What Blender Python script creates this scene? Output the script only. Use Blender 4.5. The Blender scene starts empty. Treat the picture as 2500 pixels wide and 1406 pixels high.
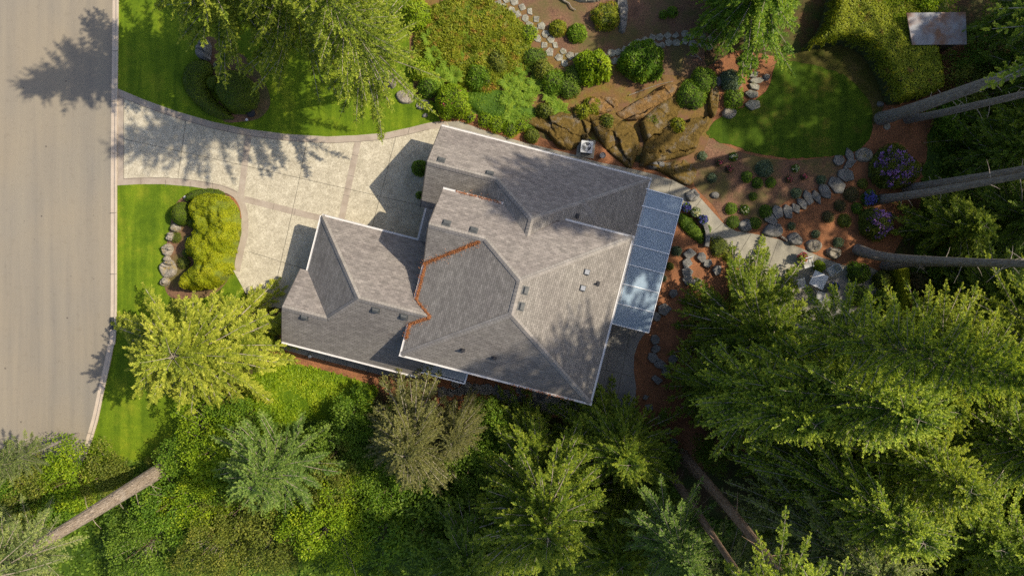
import bpy, math, random
import numpy as np
from mathutils import Vector
R_ = math.radians
random.seed(7); rng = np.random.default_rng(11)
SC = bpy.context.scene; COL = SC.collection
# ------------------------------------------------------------------ camera, sky, sun, exposure
CAMH = 50.0; F = 1800.0; NX, NY = 1250.0, 630.0
cd = bpy.data.cameras.new('camera'); cam = bpy.data.objects.new('camera', cd); COL.objects.link(cam)
cam.location = (0, 0, CAMH); cam.rotation_euler = (0, 0, 0)
cd.sensor_width = 36; cd.lens = F/2500*36; cd.shift_y = -73/2500; cd.clip_end = 500; cd.clip_start = .5
SC.camera = cam
SUNV = Vector((.930, .222, 1.0)).normalized()
w = bpy.data.worlds.new('World'); SC.world = w; w.use_nodes = True
nt = w.node_tree; bg = nt.nodes['Background']; sky = nt.nodes.new('ShaderNodeTexSky')
sky.sky_type = 'NISHITA'; sky.sun_disc = False; sky.sun_elevation = R_(46); sky.sun_rotation = R_(76.5)
sky.air_density = .7; sky.dust_density = 2.0
nt.links.new(sky.outputs[0], bg.inputs[0]); bg.inputs[1].default_value = .135
sd = bpy.data.lights.new('sun', 'SUN'); so = bpy.data.objects.new('sun', sd); COL.objects.link(so)
sd.energy = 4.2; sd.angle = R_(.6); sd.color = (1, .88, .70)
so.rotation_euler = SUNV.to_track_quat('Z', 'Y').to_euler(); so.location = (30, 10, 40)
SC.view_settings.view_transform = 'Standard'; SC.view_settings.look = 'None'
SC.view_settings.exposure = 0.52; SC.view_settings.gamma = 1
SC.cycles.max_bounces = 7; SC.cycles.transparent_max_bounces = 8; SC.cycles.use_denoising = False

# ------------------------------------------------------------------ coordinates
def P(px, py, z=0.0):                     # point of the place at height z seen along that line of sight
    s = (CAMH-z)/F
    return Vector(((px-NX)*s, (NY-py)*s, z))
TH = R_(14.4); CT, ST = math.cos(TH), math.sin(TH)
def H(u, v, z): return Vector((u*CT - v*ST, -(u*ST + v*CT), z))   # house axes -> world
def toH(p): return (p.x*CT - p.y*ST, -p.x*ST - p.y*CT)
G = 36.0                                   # photo pixels per metre on the ground

# ------------------------------------------------------------------ helpers
def tag(o, label=None, cat=None, group=None, kind=None):
    if label: o['label'] = label
    if cat: o['category'] = cat
    if group: o['group'] = group
    if kind: o['kind'] = kind
    return o
def empty(name, loc, label=None, cat=None, group=None):
    o = bpy.data.objects.new(name, None); COL.objects.link(o); o.location = loc
    o.empty_display_size = .3
    return tag(o, label, cat, group)
def link(name, me, mats=None, parent=None, smooth=False):
    o = bpy.data.objects.new(name, me); COL.objects.link(o)
    if mats is not None:
        for m in (mats if isinstance(mats, (list, tuple)) else [mats]): me.materials.append(m)
    if parent is not None: o.parent = parent
    if smooth: me.polygons.foreach_set('use_smooth', [True]*len(me.polygons))
    return o
class MB:
    def __init__(s): s.v = []; s.f = []; s.m = []; s.uv = []
    def face(s, pts, mi=0, uvs=None):
        b = len(s.v); s.v += [tuple(p) for p in pts]; s.f.append(list(range(b, b+len(pts)))); s.m.append(mi)
        s.uv += (uvs if uvs else [(p[0], p[1]) for p in pts])
    def box(s, c, half, rot=0, mi=0, up=None):
        c = Vector(c); cr, sr = math.cos(rot), math.sin(rot)
        ax = [Vector((cr, sr, 0)), Vector((-sr, cr, 0)), Vector((0, 0, 1))]
        s.obox(c, ax, half, mi)
    def obox(s, c, ax, half, mi=0):
        k = [c + ax[0]*half[0]*i + ax[1]*half[1]*j + ax[2]*half[2]*l for i in (-1, 1) for j in (-1, 1) for l in (-1, 1)]
        for q in ((0,1,3,2), (4,6,7,5), (0,4,5,1), (2,3,7,6), (0,2,6,4), (1,5,7,3)):
            s.face([k[i] for i in q], mi)
    def bar(s, a, b, wd, ht, mi=0):
        a, b = Vector(a), Vector(b); d = b-a; L = d.length
        if L < 1e-6: return
        x = d/L; y = Vector((0, 0, 1)).cross(x)
        y = y.normalized() if y.length > 1e-4 else Vector((0, 1, 0)); z = x.cross(y)
        s.obox((a+b)/2, [x, y, z], (L/2, wd/2, ht/2), mi)
    def tube(s, pts, rad, n=6, mi=0, cap=True):
        pts = [Vector(p) for p in pts]; rings = []
        if not isinstance(rad, (list, tuple)): rad = [rad]*len(pts)
        for i, p in enumerate(pts):
            d = (pts[min(i+1, len(pts)-1)] - pts[max(i-1, 0)]).normalized()
            a = d.cross(Vector((.13, .97, .2))).normalized(); b = d.cross(a)
            rings.append([p + (a*math.cos(t) + b*math.sin(t))*rad[i] for t in [2*math.pi*k/n for k in range(n)]])
        for i in range(len(rings)-1):
            for k in range(n):
                s.face([rings[i][k], rings[i][(k+1) % n], rings[i+1][(k+1) % n], rings[i+1][k]], mi)
        if cap: s.face(rings[0][::-1], mi); s.face(rings[-1], mi)
    def lathe(s, c, prof, n=20, mi=0):
        c = Vector(c)
        for i in range(len(prof)-1):
            (r0, z0), (r1, z1) = prof[i], prof[i+1]
            for k in range(n):
                t0, t1 = 2*math.pi*k/n, 2*math.pi*(k+1)/n
                q = [c+Vector((r0*math.cos(t0), r0*math.sin(t0), z0)), c+Vector((r0*math.cos(t1), r0*math.sin(t1), z0)),
                     c+Vector((r1*math.cos(t1), r1*math.sin(t1), z1)), c+Vector((r1*math.cos(t0), r1*math.sin(t0), z1))]
                s.face(q, mi)
    def prism(s, pts, z0, z1, mi=0, mside=None, bevel=0):
        top = [Vector((p[0], p[1], z1)) for p in pts]; bot = [Vector((p[0], p[1], z0)) for p in pts]; n = len(pts)
        ms = mi if mside is None else mside
        if bevel:
            c = sum(top, Vector())/n; low = [Vector((p.x, p.y, z1-bevel)) for p in top]
            top = [p + (c-p).normalized()*bevel for p in top]
            for i in range(n): s.face([low[i], low[(i+1) % n], top[(i+1) % n], top[i]], ms)
            for i in range(n): s.face([bot[i], bot[(i+1) % n], low[(i+1) % n], low[i]], ms)
        else:
            for i in range(n): s.face([bot[i], bot[(i+1) % n], top[(i+1) % n], top[i]], ms)
        s.face(top, mi)
    def mesh(s, name='mesh', uv=False):
        me = bpy.data.meshes.new(name); me.from_pydata(s.v, [], s.f); me.polygons.foreach_set('material_index', s.m)
        if uv:
            l = me.uv_layers.new(name='UVMap'); l.data.foreach_set('uv', np.array(s.uv, 'f').ravel())
        me.update(); return me
    def build(s, name, mats, parent=None, smooth=False, uv=False):
        return link(name, s.mesh(name, uv), mats, parent, smooth)

def quads_mesh(name, V, tint=None):        # V (N,4,3)
    n = len(V); me = bpy.data.meshes.new(name)
    me.vertices.add(n*4); me.vertices.foreach_set('co', V.astype('f').ravel())
    me.loops.add(n*4); me.loops.foreach_set('vertex_index', np.arange(n*4, dtype='i'))
    me.polygons.add(n); me.polygons.foreach_set('loop_start', np.arange(0, n*4, 4, dtype='i'))
    me.polygons.foreach_set('loop_total', np.full(n, 4, 'i'))
    if tint is not None:
        a = me.attributes.new('tint', 'FLOAT', 'FACE'); a.data.foreach_set('value', np.asarray(tint, 'f'))
    me.update(); return me
def nrm(a): return a/np.maximum(np.linalg.norm(a, axis=-1, keepdims=True), 1e-9)
def leaf_quads(B, D, N, L, W):             # base, direction, normal, length, width -> kite shaped leaves
    D = nrm(D); S = nrm(np.cross(D, N)); L = L[:, None]; W = W[:, None]
    U = nrm(np.cross(S, D))
    return np.stack([B, B + D*L*.45 + S*W*.5 + U*L*.04, B + D*L, B + D*L*.45 - S*W*.5 + U*L*.04], 1)

def hsh(i, j, s):
    n = (i.astype(np.int64)*374761393 + j.astype(np.int64)*668265263 + s*982451653) & 0x7fffffff
    n = ((n ^ (n >> 13))*1274126177) & 0x7fffffff
    return ((n ^ (n >> 16)) & 0xffff)/65535.0
def vnoise(x, y, s=0):
    xi, yi = np.floor(x), np.floor(y); xf, yf = x-xi, y-yi
    xf = xf*xf*(3-2*xf); yf = yf*yf*(3-2*yf); xi = xi.astype(np.int64); yi = yi.astype(np.int64)
    a, b, c, d = hsh(xi, yi, s), hsh(xi+1, yi, s), hsh(xi, yi+1, s), hsh(xi+1, yi+1, s)
    return (a*(1-xf)+b*xf)*(1-yf) + (c*(1-xf)+d*xf)*yf
def fbm(x, y, s=0, o=4):
    t = 0; a = .5
    for k in range(o): t = t + a*vnoise(x*2**k, y*2**k, s+k*17); a *= .5
    return t/(1-.5**o)

def smooth(pts, n=5, closed=True):         # Catmull-Rom
    out = []; m = len(pts); rg = range(m if closed else m-1)
    g = (lambda i: pts[i % m]) if closed else (lambda i: pts[min(max(i, 0), m-1)])
    for i in rg:
        p0, p1, p2, p3 = g(i-1), g(i), g(i+1), g(i+2)
        for k in range(n):
            t = k/n
            out.append(tuple(.5*((2*p1[a]) + (-p0[a]+p2[a])*t + (2*p0[a]-5*p1[a]+4*p2[a]-p3[a])*t*t + (-p0[a]+3*p1[a]-3*p2[a]+p3[a])*t**3) for a in (0, 1)))
    if not closed: out.append(tuple(pts[-1]))
    return out
def pxy(pts, z=0): return [(P(x, y, z).x, P(x, y, z).y) for x, y in pts]
def ragged(pts, amp=.07, step=.22, seed=1):
    q = random.Random(seed); out = []; n = len(pts)
    for i in range(n):
        a, b = Vector(pts[i]), Vector(pts[(i+1) % n]); k = max(1, int((b-a).length/step))
        for j in range(k): p = a.lerp(b, j/k); out.append((p.x+q.uniform(-amp, amp), p.y+q.uniform(-amp, amp)))
    return out
def sheet(mb, pts, z, mi=0): mb.face([(x, y, z) for x, y in reversed(pts)], mi)
def strip(mb, pts, wd, z, mi=0, side=0):   # pts in metres
    pts = [Vector((p[0], p[1], 0)) for p in pts]; L = []; Rr = []
    for i, p in enumerate(pts):
        d = (pts[min(i+1, len(pts)-1)] - pts[max(i-1, 0)]).normalized(); n = Vector((-d.y, d.x, 0))
        a, b = (.5, -.5) if side == 0 else ((1, 0) if side > 0 else (0, -1))
        L.append(p+n*wd*a); Rr.append(p+n*wd*b)
    for i in range(len(pts)-1):
        mb.face([(Rr[i].x, Rr[i].y, z), (Rr[i+1].x, Rr[i+1].y, z), (L[i+1].x, L[i+1].y, z), (L[i].x, L[i].y, z)], mi)
    return L, Rr
def inside(X, Y, poly):
    r = np.zeros(X.shape, bool); n = len(poly)
    for i in range(n):
        x1, y1 = poly[i]; x2, y2 = poly[(i+1) % n]
        if y1 == y2: continue
        c = ((y1 > Y) != (y2 > Y)) & (X < (x2-x1)*(Y-y1)/(y2-y1)+x1); r ^= c
    return r
def edged(X, Y, poly):
    d = np.full(X.shape, 1e9); n = len(poly)
    for i in range(n):
        x1, y1 = poly[i]; x2, y2 = poly[(i+1) % n]; dx, dy = x2-x1, y2-y1; l = dx*dx+dy*dy+1e-12
        t = np.clip(((X-x1)*dx+(Y-y1)*dy)/l, 0, 1); d = np.minimum(d, np.hypot(X-x1-t*dx, Y-y1-t*dy))
    return d

# ------------------------------------------------------------------ materials
def newmat(name):
    m = bpy.data.materials.new(name); m.use_nodes = True; nt = m.node_tree
    return m, nt, nt.nodes['Principled BSDF']
def N(nt, t, **k):
    n = nt.nodes.new(t)
    for a, b in k.items(): setattr(n, a, b)
    return n
def ramp(nt, fac, stops):
    r = N(nt, 'ShaderNodeValToRGB'); e = r.color_ramp.elements
    while len(e) < len(stops): e.new(.5)
    for x, (p, c) in zip(e, stops): x.position = p; x.color = (*c, 1)
    nt.links.new(fac, r.inputs[0]); return r.outputs[0]
def noise(nt, scale, detail=4, rough=.55, vec=None, dist=0):
    n = N(nt, 'ShaderNodeTexNoise'); n.inputs['Scale'].default_value = scale; n.inputs['Detail'].default_value = detail
    n.inputs['Roughness'].default_value = rough; n.inputs['Distortion'].default_value = dist
    if vec is None:
        tc = N(nt, 'ShaderNodeNewGeometry'); vec = tc.outputs['Position']
    nt.links.new(vec, n.inputs['Vector']); return n.outputs['Fac']
def mixc(nt, fac, a, b, mode='MIX'):
    m = N(nt, 'ShaderNodeMix', data_type='RGBA', blend_type=mode)
    for s, v in ((m.inputs[0], fac), (m.inputs[6], a), (m.inputs[7], b)):
        if hasattr(v, 'links'): nt.links.new(v, s)
        elif isinstance(v, (int, float)): s.default_value = v
        else: s.default_value = (*v, 1)
    return m.outputs[2]
def bump(nt, bs, h, st, dist=.02):
    b = N(nt, 'ShaderNodeBump'); b.inputs['Strength'].default_value = st; b.inputs['Distance'].default_value = dist
    nt.links.new(h, b.inputs['Height']); nt.links.new(b.outputs[0], bs.inputs['Normal'])
def mult(nt, v, sc):
    m = N(nt, 'ShaderNodeVectorMath', operation='MULTIPLY'); nt.links.new(v, m.inputs[0]); m.inputs[1].default_value = sc; return m.outputs[0]
def pos(nt): return N(nt, 'ShaderNodeNewGeometry').outputs['Position']

def mat_simple(name, col, rough=.6, var=.15, sc=6, metal=0, bmp=0, bsc=40):
    m, nt, b = newmat(name)
    c = ramp(nt, noise(nt, sc, 5), [(.3, tuple(x*(1-var) for x in col)), (.7, tuple(min(1, x*(1+var)) for x in col))])
    nt.links.new(c, b.inputs['Base Color']); b.inputs['Roughness'].default_value = rough; b.inputs['Metallic'].default_value = metal
    if bmp: bump(nt, b, noise(nt, bsc, 6), bmp)
    return m
def mat_two(name, stops, sc, rough=.9, det=8, fine=60, fstr=.35, bmp=.5, mid=None):
    m, nt, b = newmat(name)
    c = ramp(nt, noise(nt, sc, det, .62), stops)
    f = ramp(nt, noise(nt, fine, 3, .7), [(.25, (1-fstr,)*3), (.75, (1+fstr,)*3)])
    c = mixc(nt, 1.0, c, f, 'MULTIPLY')
    if mid:
        f2 = ramp(nt, noise(nt, mid[0], 4, .6), [(.42, (0,)*3), (.62, (1,)*3)])
        c = mixc(nt, f2, c, mid[1])
    nt.links.new(c, b.inputs['Base Color']); b.inputs['Roughness'].default_value = rough
    b.inputs['Specular IOR Level'].default_value = .25
    if bmp: bump(nt, b, noise(nt, fine*.6, 5), bmp, .03)
    return m

def mat_road():
    m, nt, b = newmat('asphalt')
    v = mult(nt, pos(nt), (1.0, .05, 1)); streak = noise(nt, 1.1, 4, .6, v)
    c = ramp(nt, streak, [(.3, (.205, .186, .153)), (.5, (.238, .212, .168)), (.7, (.262, .232, .178))])
    lp = ramp(nt, noise(nt, .10, 3), [(.3, (.9, .93, .98)), (.7, (1.06, 1.02, .95))])
    fi = ramp(nt, noise(nt, 22, 4, .8), [(.25, (.84,)*3), (.75, (1.16,)*3)])
    vo = N(nt, 'ShaderNodeTexVoronoi', feature='DISTANCE_TO_EDGE'); vo.inputs['Scale'].default_value = .16
    nt.links.new(mult(nt, pos(nt), (1, .45, 1)), vo.inputs['Vector'])
    sp = N(nt, 'ShaderNodeTexVoronoi'); sp.inputs['Scale'].default_value = .8; nt.links.new(pos(nt), sp.inputs['Vector'])
    c = mixc(nt, 1, mixc(nt, 1, c, lp, 'MULTIPLY'), fi, 'MULTIPLY')
    c = mixc(nt, ramp(nt, sp.outputs['Distance'], [(.035, (.75,)*3), (.06, (0,)*3)]), c, (.07, .06, .055))
    dk = ramp(nt, noise(nt, 2.2, 6, .7), [(.55, (1,)*3), (.75, (.86, .85, .84))]); c = mixc(nt, 1, c, dk, 'MULTIPLY')
    nt.links.new(c, b.inputs['Base Color']); b.inputs['Roughness'].default_value = .9; b.inputs['Specular IOR Level'].default_value = .2
    bump(nt, b, noise(nt, 50, 3), .4, .01); return m
def mat_aggregate():
    m, nt, b = newmat('exposed_aggregate')
    v = N(nt, 'ShaderNodeTexVoronoi'); v.inputs['Scale'].default_value = 30; nt.links.new(pos(nt), v.inputs['Vector'])
    g = ramp(nt, v.outputs['Color'], [(.1, (.36, .33, .265)), (.5, (.46, .425, .345)), (.9, (.56, .52, .43))])
    l = ramp(nt, noise(nt, 1.5, 9, .8), [(.36, (.76, .75, .71)), (.5, (.95, .94, .90)), (.64, (1.16, 1.17, 1.14))])
    l2 = ramp(nt, noise(nt, 9, 6, .85), [(.36, (.74, .72, .67)), (.64, (1.18, 1.19, 1.18))])
    c = mixc(nt, 1, mixc(nt, 1, g, l, 'MULTIPLY'), l2, 'MULTIPLY')
    nt.links.new(c, b.inputs['Base Color']); b.inputs['Roughness'].default_value = .85; b.inputs['Specular IOR Level'].default_value = .25
    bump(nt, b, v.outputs['Distance'], .5, .01); return m
def mat_lawn(name, a, bcol, c3, stripe=True):
    m, nt, b = newmat(name)
    c = ramp(nt, noise(nt, .55, 8, .72), [(.34, a), (.52, bcol), (.68, c3)])
    if stripe:
        s = ramp(nt, noise(nt, 1.9, 2, .5, mult(nt, pos(nt), (1, .06, 1))), [(.4, (.78, .83, .8)), (.6, (1.16, 1.12, 1.08))])
        c = mixc(nt, 1, c, s, 'MULTIPLY')
    f = ramp(nt, noise(nt, 24, 5, .8), [(.25, (.55, .6, .5)), (.75, (1.4, 1.35, 1.3))])
    c = mixc(nt, 1, c, f, 'MULTIPLY')
    nt.links.new(c, b.inputs['Base Color']); b.inputs['Roughness'].default_value = .9; b.inputs['Specular IOR Level'].default_value = .15
    bump(nt, b, noise(nt, 40, 5, .8), .9, .05); return m
def mat_leaf(name, dark, mid, light, trans=.35, rough=.55, sc=.9, alt=None):
    m, nt, b = newmat(name)
    at = N(nt, 'ShaderNodeAttribute', attribute_name='tint')
    oi = N(nt, 'ShaderNodeTexCoord').outputs['Object']
    nz = noise(nt, sc, 3, .6, oi)
    ad = N(nt, 'ShaderNodeMath', operation='MULTIPLY_ADD'); nt.links.new(nz, ad.inputs[0]); ad.inputs[1].default_value = .7
    sb = N(nt, 'ShaderNodeMath', operation='SUBTRACT'); nt.links.new(at.outputs['Fac'], sb.inputs[0]); sb.inputs[1].default_value = .35
    nt.links.new(sb.outputs[0], ad.inputs[2])
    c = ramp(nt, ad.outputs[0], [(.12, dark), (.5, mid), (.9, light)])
    if alt:
        c = mixc(nt, ramp(nt, noise(nt, alt[1], 4, .6, oi), [(alt[2], (0,)*3), (alt[2]+.12, (1,)*3)]), c, alt[0])
    nt.links.new(c, b.inputs['Base Color']); b.inputs['Roughness'].default_value = rough; b.inputs['Specular IOR Level'].default_value = .22
    tr = N(nt, 'ShaderNodeBsdfTranslucent'); nt.links.new(mixc(nt, 1, c, (1.25, 1.15, .5), 'MULTIPLY'), tr.inputs[0])
    mx = N(nt, 'ShaderNodeMixShader'); mx.inputs[0].default_value = trans
    out = nt.nodes['Material Output']; nt.links.new(b.outputs[0], mx.inputs[1]); nt.links.new(tr.outputs[0], mx.inputs[2]); nt.links.new(mx.outputs[0], out.inputs[0])
    return m
def mat_shingle(name, a, b_, mort=(.085, .08, .075), blot=.20):
    m, nt, b = newmat(name)
    uv = N(nt, 'ShaderNodeUVMap'); uv.uv_map = 'UVMap'
    br = N(nt, 'ShaderNodeTexBrick'); nt.links.new(uv.outputs[0], br.inputs['Vector'])
    br.offset = .37; br.inputs['Scale'].default_value = 1; br.inputs['Brick Width'].default_value = .30; br.inputs['Row Height'].default_value = .135
    br.inputs['Mortar Size'].default_value = .010; br.inputs['Mortar Smooth'].default_value = .3; br.inputs['Bias'].default_value = 0
    br.inputs['Color1'].default_value = (*a, 1); br.inputs['Color2'].default_value = (*b_, 1); br.inputs['Mortar'].default_value = (*mort, 1)
    l = ramp(nt, noise(nt, 2.6, 7, .7, mult(nt, uv.outputs[0], (.7, 1.2, 1))), [(.3, (1-blot,)*3), (.7, (1+blot,)*3)])
    l3 = ramp(nt, noise(nt, .45, 4, .6, mult(nt, uv.outputs[0], (.4, 1, 1))), [(.35, (.90, .88, .88)), (.65, (1.08, 1.07, 1.05))])
    fi = ramp(nt, noise(nt, 30, 3, .8), [(.3, (.87,)*3), (.7, (1.13,)*3)])
    c = mixc(nt, 1, mixc(nt, 1, mixc(nt, 1, br.outputs['Color'], l, 'MULTIPLY'), fi, 'MULTIPLY'), l3, 'MULTIPLY')
    nt.links.new(c, b.inputs['Base Color']); b.inputs['Roughness'].default_value = .92; b.inputs['Specular IOR Level'].default_value = .2
    bump(nt, b, br.outputs['Fac'], -.6, .02); return m
def mat_bark(name, a, bb, c_):
    m, nt, b = newmat(name)
    oc = N(nt, 'ShaderNodeTexCoord').outputs['Object']
    n1 = noise(nt, 5, 8, .7, mult(nt, oc, (3.2, 3.2, .55)), .6)
    c = ramp(nt, n1, [(.3, a), (.5, bb), (.72, c_)])
    mo = ramp(nt, noise(nt, 1.2, 5, .6, oc), [(.55, (0,)*3), (.72, (.55,)*3)])
    c = mixc(nt, mo, c, tuple(x*.8+.03 for x in c_))
    nt.links.new(c, b.inputs['Base Color']); b.inputs['Roughness'].default_value = .95; b.inputs['Specular IOR Level'].default_value = .1
    bump(nt, b, n1, 1, .12); return m
def mat_rock(name, grey, moss, amount=.5, sc=1.3):
    m, nt, b = newmat(name)
    c = ramp(nt, noise(nt, 2.5, 9, .68), [(.3, tuple(x*.5 for x in grey)), (.5, grey), (.72, tuple(x*1.55 for x in grey))])
    c2 = ramp(nt, noise(nt, 5, 7, .7), [(.3, tuple(x*.45 for x in moss)), (.7, tuple(x*1.35 for x in moss))])
    f = ramp(nt, noise(nt, sc, 8, .7), [(1-amount-.1, (0,)*3), (1-amount+.06, (1,)*3)])
    c = mixc(nt, f, c, c2)
    vo = N(nt, 'ShaderNodeTexVoronoi', feature='DISTANCE_TO_EDGE'); vo.inputs['Scale'].default_value = .8
    nt.links.new(mixc(nt, .12, pos(nt), N(nt, 'ShaderNodeTexNoise').outputs['Color']), vo.inputs['Vector'])
    nt.links.new(c, b.inputs['Base Color']); b.inputs['Roughness'].default_value = .95; b.inputs['Specular IOR Level'].default_value = .15
    bump(nt, b, noise(nt, 7, 9, .72), 1, .15); return m

M = {}
M['asphalt'] = mat_road(); M['agg'] = mat_aggregate()
M['concrete'] = mat_two('smooth_concrete', [(.3, (.27, .225, .18)), (.5, (.33, .28, .225)), (.7, (.38, .33, .27))], 1.4, fstr=.10, bmp=.1)
M['curb'] = mat_two('curb_concrete', [(.3, (.42, .35, .275)), (.7, (.51, .435, .345))], 1.8, fstr=.12, bmp=.1)
M['path'] = mat_two('path_concrete', [(.3, (.22, .205, .17)), (.5, (.28, .262, .21)), (.7, (.36, .335, .27))], 1.1, fstr=.20, fine=22, bmp=.2)
M['patio'] = mat_two('patio_concrete', [(.3, (.18, .175, .165)), (.7, (.27, .26, .235))], 1.0, fstr=.18, fine=22, bmp=.2)
M['joint'] = mat_simple('dark_joint_groove', (.10, .09, .07), .95)  # thin dark strips for the grooves between concrete panels
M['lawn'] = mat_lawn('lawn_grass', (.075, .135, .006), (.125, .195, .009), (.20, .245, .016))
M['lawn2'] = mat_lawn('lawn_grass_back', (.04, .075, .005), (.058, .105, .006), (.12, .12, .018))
M['lawn3'] = mat_lawn('shade_toned_grass', (.045, .06, .008), (.085, .078, .02), (.13, .095, .04), False)  # brownish grass, the shade beside the hedge is put into its colour
M['soil'] = mat_two('forest_floor', [(.3, (.05, .032, .016)), (.5, (.085, .05, .022)), (.7, (.06, .075, .015))], .5, fine=12, fstr=.5, mid=(.9, (.045, .06, .012)))
M['mulch'] = mat_two('bark_mulch', [(.3, (.14, .066, .032)), (.5, (.225, .098, .045)), (.7, (.30, .128, .058))], .9, fine=13, fstr=.62)
M['mulchd'] = mat_two('old_mulch', [(.3, (.11, .062, .038)), (.5, (.17, .092, .056)), (.7, (.22, .125, .078))], 1.0, fine=11, fstr=.68, mid=(.5, (.10, .085, .03)))
M['moss'] = mat_two('mossy_bank', [(.3, (.10, .075, .02)), (.5, (.16, .10, .025)), (.7, (.13, .14, .02))], 1.2, fine=14, fstr=.55, mid=(.8, (.16, .085, .045)))
M['rock'] = mat_rock('mossy_rock', (.20, .175, .14), (.15, .10, .026), .58, 1.3)
M['rock3'] = mat_rock('orange_bank_rock', (.22, .17, .12), (.24, .14, .05), .55, 1.5)  # warmer, more orange stone than the mossy rock
M['rock2'] = mat_rock('lichen_boulder', (.30, .27, .22), (.42, .30, .04), .34, 1.8)
M['slab'] = mat_rock('grey_slab', (.20, .195, .18), (.16, .13, .08), .22, 2.0)
M['flag'] = mat_rock('pale_flagstone', (.30, .29, .235), (.19, .19, .07), .34, 2.4)
M['shA'] = mat_shingle('shingle', (.192, .180, .162), (.262, .246, .222))
M['shB'] = mat_shingle('shingle_north', (.185, .170, .158), (.265, .242, .222), mort=(.12, .11, .105), blot=.30)
M['shC'] = mat_shingle('shingle_cap', (.27, .255, .23), (.32, .30, .275))
M['white'] = mat_simple('white_gutter', (.60, .59, .57), .45, .06, 3)
M['wall'] = mat_simple('painted_siding', (.34, .31, .27), .8, .06, 2)
M['soffit'] = mat_simple('soffit', (.45, .42, .37), .8, .05, 2)
M['vent'] = mat_simple('vent_metal', (.075, .08, .08), .55, .2, 8)
M['metal'] = mat_simple('galvanised', (.42, .43, .43), .4, .12, 8, .6)
M['needle'] = mat_leaf('dry_needles', (.16, .06, .02), (.33, .12, .04), (.50, .22, .09), .1)
M['acgrey'] = mat_simple('ac_paint', (.50, .51, .50), .5, .05, 5)
M['dark'] = mat_simple('black_plastic', (.02, .02, .022), .5, .2, 8)
M['frame'] = mat_simple('white_aluminium', (.72, .76, .80), .35, .05, 5)
M['wood'] = mat_bark('driftwood', (.18, .15, .12), (.3, .26, .21), (.42, .37, .31))
M['stucco'] = mat_simple('chair_fabric', (.42, .42, .40), .8, .08, 10)
M['shed'] = mat_two('shed_felt', [(.3, (.22, .225, .24)), (.7, (.36, .365, .38))], 1.2, fstr=.15, fine=30, bmp=.2, mid=(.85, (.24, .14, .09)))
M['timber'] = mat_simple('timber', (.12, .08, .05), .85, .3, 4)
def mat_glass():
    m, nt, b = newmat('awning_glass')
    c = ramp(nt, noise(nt, 1.2, 5, .6), [(.3, (.20, .285, .38)), (.7, (.25, .34, .43))])
    nt.links.new(c, b.inputs['Base Color']); b.inputs['Roughness'].default_value = .5; b.inputs['IOR'].default_value = 1.5
    b.inputs['Alpha'].default_value = .84; b.inputs['Metallic'].default_value = .25; b.inputs['Coat Weight'].default_value = .25; b.inputs['Coat Roughness'].default_value = .08
    return m
M['glass'] = mat_glass()
def mat_win():
    m, nt, b = newmat('window_glass'); c = ramp(nt, noise(nt, .6, 2), [(.3, (.02, .03, .04)), (.7, (.05, .06, .07))])
    nt.links.new(c, b.inputs['Base Color']); b.inputs['Roughness'].default_value = .08; return m
M['win'] = mat_win()
M['barkg'] = mat_bark('grey_bark', (.11, .095, .08), (.28, .245, .21), (.46, .41, .35))
M['barkb'] = mat_bark('brown_bark', (.10, .06, .035), (.23, .155, .10), (.40, .30, .215))
M['barkp'] = mat_bark('pale_furrowed_bark', (.12, .085, .06), (.34, .27, .20), (.56, .48, .39))
M['twig'] = mat_simple('twig', (.34, .29, .22), .9, .3, 3)
# foliage colours
M['gold'] = mat_leaf('golden_foliage', (.09, .14, .014), (.29, .345, .03), (.60, .60, .085), .35, sc=.5)
M['yel'] = mat_leaf('yellow_green_foliage', (.065, .125, .012), (.185, .265, .026), (.46, .52, .06), .35, alt=((.33, .23, .05), 2.4, .68))
M['fir'] = mat_leaf('fir_foliage', (.045, .10, .014), (.165, .27, .032), (.50, .59, .07), .43)
M['cedar'] = mat_leaf('cedar_foliage', (.06, .12, .014), (.18, .265, .026), (.44, .50, .05), .45)
M['blue'] = mat_leaf('blue_green_foliage', (.055, .12, .024), (.15, .25, .048), (.32, .42, .085), .35)
M['brown'] = mat_leaf('brown_green_foliage', (.06, .075, .022), (.145, .155, .045), (.28, .27, .08), .28)
M['grey'] = mat_leaf('grey_green_foliage', (.07, .115, .034), (.175, .235, .07), (.36, .41, .12), .36)
M['shade'] = mat_leaf('shade_toned_foliage', (.05, .105, .015), (.145, .235, .028), (.32, .41, .05), .42)  # conifer green darkened in its colour for trees standing in shade
M['lime'] = mat_leaf('lime_leaves', (.10, .19, .008), (.24, .36, .014), (.48, .54, .03), .42)
M['leaf'] = mat_leaf('green_leaves', (.06, .13, .012), (.14, .26, .02), (.31, .41, .03), .4)
M['olive'] = mat_leaf('olive_leaves', (.07, .10, .014), (.16, .20, .025), (.34, .33, .05), .35, alt=((.25, .16, .07), 2.0, .64))
M['dkleaf'] = mat_leaf('dark_leaves', (.06, .12, .014), (.135, .23, .022), (.28, .38, .045), .4)
M['hedgeg'] = mat_leaf('clipped_gold', (.13, .19, .006), (.30, .34, .008), (.48, .47, .02), .3, sc=1.5)
M['hedged'] = mat_leaf('clipped_green', (.06, .12, .006), (.12, .185, .010), (.22, .27, .02), .3, alt=((.20, .15, .04), 1.2, .68))
M['ivy'] = mat_leaf('ivy_leaves', (.12, .17, .010), (.27, .32, .02), (.50, .50, .05), .3, alt=((.36, .20, .06), 1.1, .60))
M['autumn'] = mat_leaf('autumn_leaves', (.10, .16, .01), (.24, .28, .02), (.42, .42, .04), .38, alt=((.34, .22, .04), 1.9, .54))
M['fern'] = mat_leaf('fern_fronds', (.08, .16, .01), (.17, .29, .02), (.33, .43, .035), .4)
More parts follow.
